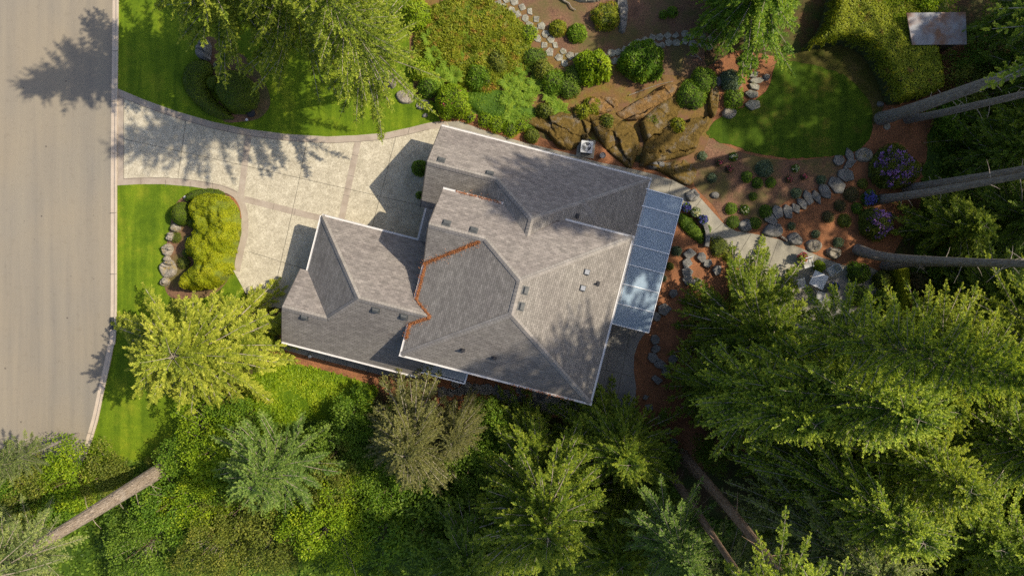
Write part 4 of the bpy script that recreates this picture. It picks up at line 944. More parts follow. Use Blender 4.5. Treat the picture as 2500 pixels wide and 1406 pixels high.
# deciduous
BG = 'broadleaf bushes and small trees below the house'
for i, (b, t, k, m, s, lab) in enumerate([
    ((292, 1138), 3.0, 'br3', 'olive', 1.0, 'loose yellow green bush over the kerb end'),
    ((478, 1085), 3.3, 'br3', 'leaf', .8, 'green bush right of the lawn end, above the leaning trunk'),
    ((565, 1068), 4.6, 'br2', 'lime', .95, 'bright green bush left of the blue green fir'),
    ((600, 1025), 3.2, 'br1', 'leaf', .8, 'green bush just below the golden cedar'),
    ((450, 1200), 4, 'br1', 'leaf', 1.0, 'green bush just right of the leaning trunk'),
    ((520, 1190), 4, 'br5', 'lime', 1.0, 'lime green bush right of the leaning trunk, below the bare soil'),
    ((620, 1210), 4, 'br1', 'olive', 1.0, 'olive bush below the blue green fir'),
    ((760, 1190), 4.2, 'br5', 'leaf', 1.0, 'green bush below right of the blue green fir'),
    ((700, 1270), 4.2, 'br2', 'olive', 1.0, 'olive bush at bottom, left of the brightest bush'),
    ((830, 1240), 5.5, 'br2', 'lime', 1.05, 'brightest lime bush at the bottom edge'),
    ((560, 1290), 4.5, 'br5', 'olive', 1.0, 'olive bush at the bottom edge, second from the corner fir'),
    ((900, 1120), 3.6, 'br1', 'dkleaf', .95, 'dark green bush left below the brownish hemlock'),
    ((960, 1160), 4, 'br5', 'leaf', .95, 'mid green bush below the brownish hemlock'),
    ((1080, 1150), 4, 'br1', 'dkleaf', 1.0, 'dark bush between the hemlock and the large cedar'),
    ((1050, 1240), 4.6, 'br4', 'dkleaf', 1.1, 'big leaved dark green bush at the bottom'),
    ((960, 1260), 4.2, 'br4', 'leaf', 1.0, 'big leaved green bush right of the brightest bush'),
    ((1150, 1200), 3.5, 'br4', 'dkleaf', .9, 'big leaved dark bush beside the black gap'),
    ((880, 990), 2.6, 'br3', 'leaf', .8, 'small pale green shrub beside the ground cover'),
    ((1200, 1010), 2.6, 'br3', 'dkleaf', .9, 'dark shrub behind the low garden edging'),
    ((1170, 1060), 3.2, 'br1', 'dkleaf', .85, 'dark shrub under the brownish hemlock, right side'),
    ((380, 1310), 4, 'br5', 'dkleaf', 1.0, 'dark bush at the bottom edge under the corner fir'),
    ((455, 1122), 1.7, 'br3', 'leaf', .5, 'small bush at the foot of the leaning trunk'),
    ((395, 1118), 1.3, 'br3', 'olive', .4, 'tiny olive bush left of the foot of the leaning trunk'),
    ((845, 1075), 4.4, 'br1', 'dkleaf', 1.0, 'dark bush between the blue green fir and the brownish hemlock'),
    ((830, 1150), 4.6, 'br5', 'olive', 1.0, 'olive bush right of the blue green fir'),
    ((920, 1060), 3.8, 'br5', 'leaf', .9, 'green bush left of the brownish hemlock'),
    ((640, 1130), 4.2, 'br5', 'leaf', .95, 'green bush tucked under the left side of the blue green fir'),
    ((1150, 1110), 4.4, 'br5', 'dkleaf', 1.0, 'dark bush between the two cedars and the brownish hemlocks'),
    ((1220, 1090), 4, 'br1', 'leaf', .9, 'green bush left of the large cedar'),
    ((40, 1200), 3, 'br1', 'dkleaf', .9, 'dark bush on the road edge at far left'),
    ((205, 1155), 3.4, 'br1', 'lime', 1.0, 'lime bush over the road edge, left of the kerb end'),
    ((120, 1185), 3.4, 'br5', 'olive', 1.0, 'olive bush over the road edge at the far lower left'),
    ((40, 1170), 3.0, 'br3', 'leaf', 1.1, 'green bush at the left frame edge beside the road'),
    ((170, 1225), 3.2, 'br3', 'leaf', 1.0, 'green bush between young fir and kerb end'),
    ((1560, 1130), 3.4, 'br1', 'dkleaf', .9, 'dark bush left of the short brown trunk'),
    ((1430, 1180), 3.5, 'br1', 'dkleaf', 1.0, 'dark bush under the large cedar, right side'),
    ((1730, 1090), 2.4, 'br3', 'hedged', .8, 'olive bush right of the slanting brown trunk'),
    ((2000, 1000), 3.5, 'br1', 'dkleaf', 1, 'dark bush under the bright tipped fir'),
    ((2120, 1100), 4, 'br2', 'dkleaf', 1.2, 'dark undergrowth bush in the middle of the lower right wood'),
    ((2200, 960), 4, 'br2', 'dkleaf', 1.2, 'dark undergrowth bush below the clipped hedge'),
    ((1960, 1250), 4, 'br2', 'dkleaf', 1.2, 'dark undergrowth bush near the bottom edge, lower right'),
    ((2280, 1080), 4, 'br2', 'dkleaf', 1.3, 'dark undergrowth bush towards the right edge, lower wood'),
    ((2360, 640), 3, 'br1', 'dkleaf', 1.1, 'dark bush below the forked trunks at right'),
    ((2360, 250), 3, 'br1', 'olive', .9, 'yellowish bush right of the thickest trunk'),
    ((2300, 290), 2.5, 'br3', 'leaf', .9, 'light bush below the thickest trunk'),
    ((2150, 0), 2.8, 'br1', 'lime', .8, 'lime bush at the top edge left of the shed'),
    ((2240, 5), 2.8, 'br3', 'lime', 1, 'lime bush directly above the shed'),
    ((2400, 130), 3.2, 'br1', 'dkleaf', 1.0, 'dark bush right of the shed wall'),
    ]):
    tree(lab, b, t, k, m, s=s, tr=.07, rot=i*1.31, group=BG, name='broadleaf_bush', cat='bush', bark='barkb')
# trees outside the frame that shade the garden
for i, (x, y, t, k) in enumerate([(2600, 230, 26, 'fir2'), (2780, 60, 30, 'fir2'), (2700, 330, 26, 'fir2'), (2860, 180, 30, 'fir2'), (2600, 560, 19, 'fir1'), (2050, -190, 15, 'fir3')]):
    tree('tall fir beyond the frame shading the back garden', (x, y), t, 'spar', 'fir', tr=.35, rot=i*1.9, s=1.15, group='firs beyond the frame')

# ================================================================== GARDEN: hedges, ground cover, rocks
mound('clipped_hedge', 'golden clipped cloud hedge in the front island bed', 'hedge', smooth([(472, 510), (485, 484), (520, 474), (556, 482), (580, 505), (588, 540), (585, 585), (575, 625), (566, 670), (520, 705), (455, 700), (462, 665), (485, 640), (470, 615), (470, 590), (486, 562), (478, 535)], 4), 1.7, M['hedgeg'], M['coreg'], res=.09, dens=1300, L=.08, W=.04, bumps=.34, edge=.7, clump=2.6)
mound('topiary_ball', 'oval clipped green shrub at the left of the golden hedge', 'shrub', smooth(circ(452, 523, 29, 10, .04, asp=.9)), 1.2, M['hedged'], res=.08, dens=1000, L=.06, W=.035, bumps=.03)
mound('topiary_ball', 'small clipped ball between oval shrub and golden hedge', 'shrub', circ(477, 543, 15, 12, .04), .8, M['hedged'], res=.06, dens=1000, L=.06, W=.035, bumps=.03)
mound('clipped_hedge', 'flat green clipped shrub above the golden hedge', 'hedge', smooth([(458, 492), (468, 470), (500, 462), (535, 464), (548, 478), (500, 490)], 4), .7, M['hedged'], res=.08, dens=900, L=.06, W=.035, bumps=.03)
mound('clipped_hedge', 'crescent shaped clipped green hedge under the tall conifer', 'hedge', smooth([(451, 195), (462, 165), (485, 150), (512, 155), (522, 178), (512, 198), (514, 225), (532, 250), (560, 275), (572, 291), (545, 293), (505, 275), (470, 245), (455, 220)], 4), 1.0, M['hedged'], res=.08, dens=900, L=.06, W=.035, bumps=.04, edge=.6)
mound('topiary_ball', 'small clipped ball nestled beside the crescent hedge', 'shrub', circ(527, 207, 20, 14, .03), .9, M['hedged'], res=.07, dens=900, L=.06, W=.035, bumps=.03)
mound('topiary_ball', 'large clipped dome right of the crescent hedge', 'shrub', smooth([(535, 205), (555, 178), (590, 180), (625, 210), (635, 245), (615, 275), (575, 280), (545, 255), (530, 230)], 4), 1.4, M['hedged'], res=.08, dens=900, L=.06, W=.035, bumps=.05)
mound('clipped_hedge', 'broad flat topped hedge round the back lawn', 'hedge', smooth([(1960, 122), (1990, 90), (2010, 40), (2040, -20), (2200, -20), (2222, 70), (2258, 130), (2272, 180), (2268, 228), (2200, 250), (2166, 256), (2155, 228), (2135, 180), (2110, 140), (2085, 120), (2040, 110)], 4), 1.9, M['ivy'], res=.14, dens=420, L=.12, W=.07, bumps=.08, edge=.5, prof=.35)
mound('clipped_hedge', 'bright clipped curved hedge round the patio', 'hedge', smooth([(2158, 648), (2175, 640), (2197, 645), (2203, 680), (2205, 740), (2195, 790), (2170, 825), (2140, 840), (2130, 822), (2160, 790), (2172, 750), (2172, 700)], 4), 1.3, M['hedgeg'], M['coreg'], res=.08, dens=800, L=.07, W=.04, bumps=.04, edge=.35, prof=.4)
# ground cover (nobody could count it)
mound('ground_cover', 'bright yellow green ground cover beside the garage mulch', 'ground cover', smooth([(590, 960), (640, 890), (700, 882), (800, 905), (880, 930), (925, 950), (890, 1010), (860, 1045), (760, 1040), (650, 1020)], 4), .2, M['lime'], res=.14, dens=330, L=.14, W=.09, kind='stuff', clump=1.5)
mound('ground_cover', 'orange and green leafy planting on the bank above the path', 'ground cover', smooth([(1020, 60), (1080, 5), (1160, 0), (1220, 10), (1275, 60), (1300, 120), (1300, 160), (1240, 200), (1180, 230), (1130, 215), (1060, 180), (1015, 130)], 4), .55, M['autumn'], res=.16, dens=400, L=.20, W=.075, kind='stuff', bumps=.5, up=.7, clump=1.4)
mound('ground_cover', 'fine green ground cover beside the flagstone path', 'ground cover', smooth([(1175, 20), (1220, 15), (1290, 110), (1340, 160), (1400, 190), (1405, 225), (1330, 225), (1290, 170), (1240, 120)], 4), .35, M['olive'], res=.15, dens=300, L=.12, W=.06, kind='stuff', clump=2, bumps=.4)
mound('ground_cover', 'low green cover between the rhododendron and ferns', 'ground cover', smooth([(1130, 235), (1200, 215), (1290, 250), (1320, 300), (1280, 318), (1210, 300), (1150, 265)], 4), .3, M['leaf'], res=.12, dens=380, L=.11, W=.06, kind='stuff', clump=1.5, bumps=.3)
mound('ground_cover', 'dark ivy bed inside the curved planter wall', 'ground cover', smooth([(1655, 528), (1672, 522), (1698, 545), (1716, 575), (1712, 595), (1690, 580), (1662, 555)], 4), .3, M['dkleaf'], res=.08, dens=700, L=.09, W=.06, kind='stuff')
mound('ground_cover', 'patchy weeds and ferns on the forest floor below the house', 'ground cover', smooth([(-60, 1250), (300, 1130), (430, 1140), (640, 1030), (900, 1010), (1300, 1040), (1560, 1090), (1640, 1150), (1700, 1250), (2000, 1300), (2600, 1200), (2600, 1500), (-60, 1500)], 3), .35, M['dkleaf'], res=.5, dens=45, L=.28, W=.16, kind='stuff', clump=.8, bumps=.8, up=.5)
mound('ground_cover', 'leafy undergrowth beneath the dark trees at right', 'ground cover', smooth([(2290, 250), (2400, 230), (2560, 200), (2560, 1000), (2100, 1000), (2230, 850), (2240, 560)], 3), .35, M['dkleaf'], res=.4, dens=60, L=.24, W=.14, kind='stuff', clump=.9, bumps=.8, up=.5)
# rock outcrops
rock('mossy rock outcrop left of the air conditioner', [(1262, 288), (1330, 283), (1400, 288), (1440, 300), (1448, 318), (1425, 335), (1412, 355), (1395, 368), (1360, 358), (1335, 325), (1300, 312)], .5, M['rock'], 'rock_outcrop', 'rock outcrop')
rock('largest mossy rock outcrop, widest piece beside the left tip of the back lawn', [(1560, 300), (1600, 262), (1640, 232), (1665, 225), (1700, 262), (1732, 295), (1708, 335), (1695, 372), (1650, 388), (1600, 398), (1560, 408), (1572, 350)], .45, M['rock'], 'rock_outcrop', 'rock outcrop', edge=.35, cell=2.2)
rock('pointed mossy rock slab just right of the air conditioner', [(1440, 300), (1475, 285), (1530, 300), (1562, 335), (1555, 375), (1540, 412), (1520, 400), (1490, 375), (1462, 345)], .42, M['rock'], 'rock_outcrop', 'rock outcrop', edge=.35)
rock('orange brown rock under the long thin pole', [(1500, 275), (1530, 255), (1580, 232), (1625, 207), (1655, 212), (1640, 240), (1600, 262), (1570, 290), (1530, 296)], .4, M['rock3'], 'rock_outcrop', 'rock outcrop', edge=.3)
rock('grey split rock at the foot of the largest outcrop', [(1575, 398), (1600, 392), (1622, 398), (1618, 412), (1588, 414)], .5, M['slab'], 'rock_outcrop', 'rock outcrop', edge=.2)
rock('dark mossy rock ledge behind the air conditioner', [(1335, 290), (1400, 262), (1450, 280), (1470, 296), (1435, 300), (1390, 298)], .45, M['rock'], 'rock_outcrop', 'rock outcrop', edge=.25)
rock('lower mossy ledge at the bend of the path', [(1575, 402), (1640, 396), (1692, 385), (1702, 415), (1690, 450), (1670, 452), (1635, 432), (1600, 415)], .5, M['rock'], 'rock_outcrop', 'rock outcrop')
rock('mossy rock strip beside the round grey green shrub', [(1728, 205), (1748, 200), (1755, 240), (1745, 285), (1728, 280)], .6, M['rock'], 'rock_outcrop', 'rock outcrop')
rock('pinkish rock ledge above the air conditioner', [(1440, 240), (1500, 238), (1508, 262), (1470, 280), (1432, 270)], .3, M['rock3'], 'rock_outcrop', 'rock outcrop')
rock('narrow grey rock rib near the top edge', [(1505, 0), (1530, 0), (1532, 40), (1525, 80), (1512, 78), (1508, 40)], .4, M['slab'], 'rock_outcrop', 'rock outcrop')
rock('pale grey rock at the top edge behind the flagstone path', [(1400, -20), (1470, -20), (1465, 3), (1430, 8), (1405, 2)], .4, M['flag'], 'rock_outcrop', 'rock outcrop')
rock('tall dark standing stone in the upper front bed', [(486, 140), (490, 112), (503, 97), (516, 112), (514, 148), (498, 150)], 1.1, M['slab'], edge=.2)
for px, py, r_, lab in ((430, 556, 11, 'grey boulder touching the oval clipped shrub'), (420, 578, 12, 'grey boulder with a creeping plant, in the front bed'), (411, 610, 13, 'boulder with yellow lichen in the middle of the row'), (409, 632, 8, 'small boulder between two yellow lichen boulders'), (414, 658, 20, 'largest yellow lichen boulder of the row'), (405, 688, 10, 'lowest small boulder of the row, near the golden cedar')):
    rock(lab, circ(px, py, r_*1.1, 9, .15), .55, M['rock2'], group='boulders edging the front bed', edge=.2, res=.05)
for px, py, r_, lab in ((990, 238, 18, 'pale orange boulder at the tip of the tall conifer branches'), (1033, 257, 13, 'flat brown stone on the lawn beside the pink rhododendron'), (1037, 283, 6, 'small stepping stone on the lawn near the driveway end'), (1002, 45, 14, 'pale boulder half hidden by the conifer near the top edge'),
                        (1690, 478, 16, 'dark boulder beside the path bend'), (1745, 478, 9, 'small stone above the green plants by the path'), (1818, 551, 15, 'mossy stone at the path edge'), (1886, 562, 20, 'pale flat stone where the slab stair meets the path'),
                        (1940, 585, 16, 'pale stone in the mulch beside the path'), (1985, 600, 17, 'long pale stone edging the path'), (2035, 618, 14, 'flat stone near the curved trunk'), (1750, 200, 12, 'grey stone between two green shrubs'),
                        (1780, 278, 14, 'grey ledge stone at the left end of the back lawn'), (2108, 380, 17, 'mossy boulder at the lower corner of the back lawn'), (1818, 150, 14, 'pale boulder below the dark cedar'),
                        (2148, 255, 7, 'small stone under the broad hedge'), (1870, 190, 8, 'thin grey stone at the left lawn edge')):
    rock(lab, circ(px, py, r_, 9, .18, asp=1.2), .3, M['rock2'] if r_ in (18, 14, 17) else M['slab'], edge=.15, res=.05)
# stepping slabs
def seq(lst):
    out = []
    for i, (x, y, r_) in enumerate(lst):
        a, b = lst[max(i-1, 0)], lst[min(i+1, len(lst)-1)]; dx, dy = b[0]-a[0], b[1]-a[1]
        near = min(math.hypot(x-q_[0], y-q_[1]) for q_ in lst if q_[:2] != (x, y)); al = min(r_, near*.47)
        out.append((x, y, math.sqrt(al*r_), r_/al, math.atan2(dy, dx)+math.pi/2))
    return out
for px, py, r_, as_, ro_ in seq(((2073, 382, 17), (2047, 392, 12), (2076, 401, 17), (2064, 428, 18), (2042, 453, 20), (2013, 467, 18), (1991, 482, 17), (1971, 484, 17), (1957, 498, 14), (1941, 508, 13), (1922, 518, 16), (1897, 519, 18), (1880, 535, 16))):
    slab(px, py, r_*1.22, M['slab'], 'grey stone slab in the curved stair through the back garden', 'stone slab', 'slab steps through the back garden', 'stone_slab', .16, as_, rot=ro_)
for px, py, r_, as_, ro_ in seq(((1827, 160, 16), (1840, 184, 11), (1846, 198, 15), (1840, 213, 13), (1834, 232, 14), (1836, 257, 18))):
    slab(px, py, r_*1.18, M['flag'], 'pale stone slab in the short stair left of the back lawn', 'stone slab', 'slab steps beside the back lawn', 'stone_slab', .2, as_, rot=ro_)
for px, py, r_ in ((1038, 943, 19), (1060, 948, 15), (1081, 957, 16), (1101, 958, 14), (1119, 956, 12), (1141, 947, 19), (1163, 948, 16), (1188, 950, 18), (1213, 952, 17), (1233, 966, 19), (1253, 979, 17), (1269, 953, 12), (1275, 972, 12), (1067, 929, 10), (1112, 935, 13), (1300, 985, 14), (1320, 965, 14)):
    slab(px, py, r_, M['slab'], 'stone slab laid in mulch under the south eave', 'stone slab', 'slabs along the south wall', 'stone_slab', .07, 1.0, rot=1.2)
for i, (px, py, r_) in enumerate(((1682, 620, 17), (1712, 628, 14), (1675, 643, 17), (1726, 643, 13), (1676, 664, 16), (1678, 683, 16), (1643, 716, 12), (1620, 755, 17), (1600, 772, 13), (1598, 828, 13), (1600, 850, 12), (1609, 888, 16), (1625, 905, 15), (1641, 876, 13), (1602, 925, 15), (1594, 873, 14), (1594, 745, 10), (1575, 968, 8), (1584, 992, 11), (1611, 1028, 10), (1629, 1052, 10), (1645, 1075, 10), (1639, 1095, 10), (1750, 660, 14), (1700, 690, 14))):
    slab(px, py, r_*.95, M['slab'], 'rough grey stone edging the mulch right of the house', 'stone', 'stones edging the mulch bed', 'garden_stone', .22, 1.25, rot=i*.9)
# flagstone path: two or three staggered stones wide
pth = smooth([(1155, -40), (1195, -10), (1240, 12), (1275, 30), (1305, 60), (1325, 95), (1360, 130), (1400, 150), (1470, 150), (1520, 135), (1570, 112), (1620, 100), (1680, 96), (1740, 108)], 6, False)
acc = 0; row = 0; last = Vector(pth[0]); q = random.Random(4)
for i in range(1, len(pth)):
    p = Vector(pth[i]); acc += (p-last).length; last = p
    if acc > 16.5:
        acc = 0; row += 1; d = (p-Vector(pth[i-1])).normalized(); n = Vector((-d.y, d.x))
        for k, of in enumerate((-10.5, 10) if row % 2 else (-12.5, 7.5)):
            c = p+n*(of+q.uniform(-1.5, 1.5))+d*q.uniform(-2.5, 2.5)
            slab(c.x, c.y, q.uniform(9.8, 11.6), M['flag'], 'pale flagstone of the curved path on the upper bank', 'flagstone', 'flagstones of the curved path', 'flagstone', .06, 1.1, rot=math.atan2(d.y, d.x), z=.015)

# shrubs with flowers and small plants
def shrub(label, px, py, r, h, lm, fl=None, L=.12, W=.06, dens=500, cat='shrub', group=None, name='shrub', clump=2.2, bumps=.2):
    return mound(name, label, cat, circ(px, py, r, 16, .16 if clump else .09), h, M[lm], res=max(.04, r/36/14), dens=dens, L=L, W=W, bumps=bumps, flowers=fl, clump=clump, group=group, up=.6, lift=.12 if clump else .04)
shrub('pale green rhododendron dome with pink flowers at the driveway end', 1108, 252, 40, 1.7, 'lime', (10, M['pink'], .13), L=.17)
shrub('yellow green shrub below the flagstone path', 1446, 168, 40, 1.5, 'lime', L=.23, W=.10, clump=3, dens=330, bumps=.5)
shrub('rounded mid green shrub below the flagstone path', 1563, 157, 47, 1.8, 'leaf', L=.20, W=.09, clump=3, dens=380, bumps=.4)
shrub('large round rhododendron full of purple flowers', 2170, 412, 52, 1.8, 'olive', (70, M['purple'], .24), L=.15)
shrub('rhododendron with lighter purple flowers above the patio', 2134, 546, 38, 1.3, 'olive', (34, M['purple'], .23), L=.13)
shrub('small violet flowering shrub at the foot of the close trunk pair', 2118, 485, 17, .6, 'dkleaf', (42, M['bluef'], .14), L=.1)
shrub('bright green mounded shrub left of the rock strip', 1713, 200, 30, 1.0, 'leaf', L=.1)
shrub('bright green shrub above the largest outcrop', 1688, 235, 34, .8, 'leaf', L=.1)
shrub('rounded grey green shrub beside the slab stair', 1781, 199, 25, .9, 'blueish', L=.08, clump=0, bumps=.05)
shrub('green leafy shrub beside the left tip of the back lawn', 1790, 244, 23, .7, 'leaf', L=.1)
shrub('bronze yellow shrub near the top edge', 1478, 42, 30, .9, 'autumn', L=.15)
shrub('yellow bronze tuft right of the flagstone path', 1362, 72, 19, .6, 'autumn', L=.16, clump=0)
shrub('yellow green tuft right of the bronze tuft', 1408, 84, 22, .6, 'fern', L=.16, clump=0)
shrub('small green plant near the top in the needle bed', 1618, 38, 9, .3, 'leaf', clump=0)
shrub('larger small green plant near the top in the needle bed', 1640, 32, 12, .35, 'leaf', clump=0)
shrub('dark shrub at the left wall of the rear wing', 1026, 412, 19, 1.2, 'leaf', clump=0, bumps=.06, L=.09)
shrub('second small shrub at the left wall of the rear wing', 1026, 478, 9, .8, 'leaf', clump=0, L=.09)
shrub('round shrub with bronze tips at the right end of the mulch row', 1298, 333, 17, .6, 'olive', L=.09, clump=0)
for px, py, r_, lab in ((1148, 288, 9, 'smallest plant at the left end of the mulch row'), (1185, 296, 15, 'lime plant second from the left in the mulch row'), (1213, 305, 17, 'lime plant in the middle of the mulch row'), (1248, 318, 17, 'lime plant second from the right in the mulch row'), (1272, 310, 13, 'thin upright lime plant behind the mulch row')):
    shrub(lab, px, py, r_, .5, 'lime', L=.13, group='plants in the mulch row by the rear wing')
shrub('dark green shrub on the bank below the ground cover', 1385, 215, 26, .7, 'dkleaf', L=.1)
shrub('dark green shrub at the foot of the yellow green shrub', 1400, 190, 22, .6, 'dkleaf', L=.1)
shrub('green shrub on the bank right of the orange planting', 1305, 145, 26, .6, 'dkleaf', L=.12)
shrub('yellow green shrub beside the round dark pot hole on the bank', 1290, 85, 20, .6, 'lime', L=.12)
shrub('orange tinted fern clump on the bank above the outcrop', 1445, 262, 20, .5, 'autumn', L=.18, clump=0)
shrub('green shrub left of the flowering patio pots', 1724, 560, 10, .35, 'leaf', clump=0)
shrub('olive shrub below the curved planter wall', 1752, 603, 22, .5, 'olive', L=.1)
shrub('green shrub beside the patio chair', 2090, 667, 24, .9, 'leaf', L=.1)
shrub('grey green shrub against the clipped curved hedge', 2150, 683, 22, .9, 'olive', L=.1)
shrub('dark rounded shrub below the patio shrubs', 2095, 722, 24, .9, 'dkleaf', L=.1)
shrub('large dark shrub inside the curved hedge', 2160, 735, 30, 1.0, 'dkleaf', L=.1)
shrub('purple brown shrub right of the curved hedge', 2240, 690, 26, .8, 'heath', L=.1)
shrub('bright green potted shrub between the patio chairs', 1996, 650, 13, .7, 'lime', clump=0, L=.09)
for i, (px, py, r_, lm, fl, lab) in enumerate([
    (1865, 412, 21, 'blueish', None, 'largest grey green cushion plant in the back bed'), (1822, 432, 13, 'leaf', None, 'green cushion plant left of the pair, back bed'), (1847, 447, 13, 'leaf', None, 'green cushion plant below the largest cushion'),
    (1880, 446, 12, 'leaf', None, 'green cushion plant right of the pair, back bed'), (1940, 412, 9, 'leaf', (14, M['whitef'], .07), 'white flowering cushion above the stair'), (1925, 438, 8, 'heath', (10, M['pink'], .06), 'dull pink flowering plant above the stair'),
    (1960, 433, 7, 'heath', (9, M['pink'], .07), 'bright pink flowering plant above the stair'), (2003, 440, 11, 'blueish', None, 'grey cushion beside the stair slabs'), (1942, 472, 12, 'blueish', None, 'blue green cushion at the inner side of the stair'),
    (1837, 480, 9, 'dkleaf', None, 'dark small plant in the back bed'), (1817, 513, 11, 'leaf', (12, M['whitef'], .07), 'white flowering cushion near the path bend'), (1789, 384, 10, 'leaf', (14, M['whitef'], .07), 'white green cushion below the lawn edge'),
    (1755, 398, 9, 'heath', (10, M['pink'], .06), 'dusky pink plant below the lawn edge'), (1780, 413, 9, 'heath', (10, M['pink'], .06), 'second dusky pink plant below the lawn edge'), (1713, 382, 11, 'blueish', None, 'grey green cushion nearest the outcrop'),
    (1737, 435, 11, 'blueish', None, 'grey cushion above the path bend'), (2104, 449, 12, 'olive', None, 'olive cushion left of the large purple rhododendron'), (2077, 475, 18, 'heath', None, 'purplish heather mound by the stair'),
    (2049, 503, 14, 'heath', None, 'brownish heather mound left of the green cushion'), (2090, 509, 13, 'leaf', None, 'green cushion between the violet shrub and heathers'), (2060, 539, 16, 'olive', None, 'round olive heather mound'),
    (2020, 530, 14, 'heath', None, 'flat dull heather patch below the stair'), (1931, 553, 9, 'blueish', None, 'small blue green plant by the lower stair'), (1990, 572, 9, 'blueish', None, 'blue green cushion in the middle of the lower bed'),
    (2045, 592, 12, 'blueish', None, 'blue green cushion beside the curved trunk'), (1868, 517, 15, 'leaf', None, 'green plant at the lower end of the stair'), (1842, 545, 14, 'dkleaf', None, 'dark green plant at the path edge'),
    (1783, 510, 14, 'leaf', None, 'bright green plant beside the path bend'), (1788, 542, 15, 'dkleaf', None, 'dark green mound at the inside of the path bend'), (1651, 613, 12, 'blueish', None, 'blue green cushion right of the glass awning'),
    (1634, 650, 9, 'olive', None, 'small olive plant beside the awning'), (1618, 680, 8, 'blueish', None, 'small grey plant close to the awning edge'), (459, 617, 10, 'dkleaf', None, 'dark small shrub beside the golden hedge'),
    (451, 642, 14, 'olive', None, 'olive creeping plant in the front bed'), (432, 580, 12, 'olive', None, 'creeping plant over the front boulders'), (464, 585, 8, 'blueish', (6, M['whitef'], .06), 'variegated plant in the front bed'), (531, 162, 8, 'blueish', (6, M['whitef'], .06), 'variegated plant in the upper front bed'),
    (1612, 1090, 12, 'olive', None, 'olive plant beside the lower edging stones'), (1776, 627, 12, 'autumn', None, 'orange leaved plant under the dark cedar')]):
    shrub(lab, px, py, r_, .28+r_*.006, lm, fl, L=.075, W=.035, dens=900, cat='plant', name='garden_plant', clump=0, bumps=.08)
for i, (px, py, r_, lm, lab) in enumerate([(1030, 170, 28, 'lime', 'loose lime shrub at the left foot of the orange planting'), (1050, 215, 24, 'leaf', 'loose green shrub above the pink rhododendron'), (1170, 190, 30, 'leaf', 'loose green shrub at the right foot of the orange planting'),
    (1215, 160, 26, 'olive', 'olive shrub between orange planting and ferns'), (1350, 205, 26, 'leaf', 'green shrub above the rightmost ferns'), (1320, 175, 22, 'olive', 'olive shrub on the bank beside the flagstones'), (1020, 40, 34, 'lime', 'bright shrub left of the orange planting at the top edge'),
    (1420, 275, 16, 'autumn', 'bronze tuft on the mossy ledge behind the air conditioner'), (1330, 275, 18, 'olive', 'olive tuft at the top of the left outcrop'), (1480, 300, 14, 'olive', 'mossy tuft on the pointed rock slab'), (1590, 300, 16, 'olive', 'mossy tuft on the largest outcrop'), (1650, 310, 14, 'autumn', 'bronze tuft on the largest outcrop')]):
    shrub(lab, px, py, r_, .75 if r_ > 20 else .75, lm, L=.16, W=.07, clump=1.6, bumps=.5)
# ferns
def fern_mesh(seed):
    r = np.random.default_rng(seed); Vs = []; T = []
    for k in range(18):
        a = k*2*math.pi/18+r.normal()*.15; ln = .75*(.8+.4*r.random()); n = 18; s = (np.arange(n)+1)/n
        C = np.stack([np.cos(a)*ln*s, np.sin(a)*ln*s, .55*np.sin(s*2.2)*ln*.75], 1); Td = nrm(np.gradient(C, axis=0)); Sd = nrm(np.cross(Td, [0, 0, 1.]))
        wl = .24*np.sin(np.clip(s*1.05, 0, 1)*math.pi)**.6*(1-s*.5)+.02
        for sg in (-1, 1):
            D = nrm(Sd*sg+Td*.45); Vs.append(leaf_quads(C, D, nrm(np.array([0, 0, 1.])+r.normal(size=(n, 3))*.2), wl, np.full(n, .06))); T.append(.35+.3*r.random(n)+.2*r.random())
    me = quads_mesh('fern', np.concatenate(Vs), np.clip(np.concatenate(T), 0, 1)); me.materials.append(M['fern']); return me
FM = [fern_mesh(i) for i in range(3)]
FP = [(1085, 95), (1060, 140), (1095, 165), (1120, 140), (1110, 190), (1050, 100), (1135, 100), (1075, 195), (1245, 170), (1262, 185), (1280, 172), (1240, 205), (1258, 215), (1278, 205), (1275, 225), (1300, 225), (1260, 240), (1245, 245), (1285, 248), (1255, 262), (1240, 285), (1252, 288), (1340, 235), (1350, 255), (1362, 265), (1370, 275), (1215, 150), (1230, 130), (1205, 175), (1225, 190), (1330, 190), (1308, 205)]
for i, (x, y) in enumerate(FP):
    o = bpy.data.objects.new('fern', FM[i % 3]); COL.objects.link(o); p = P(x, y); o.location = (p.x, p.y, .35 if x < 1200 else .1); o.rotation_euler = (0, 0, i*1.1); s = .6+.3*((i*37) % 10)/10; o.scale = (s, s, s)
    tag(o, 'bright sword fern in the clump under the orange planting' if x < 1200 else 'light green sword fern on the bank above the rear wing', 'fern', 'ferns under the orange planting' if x < 1200 else 'ferns on the bank above the rear wing')

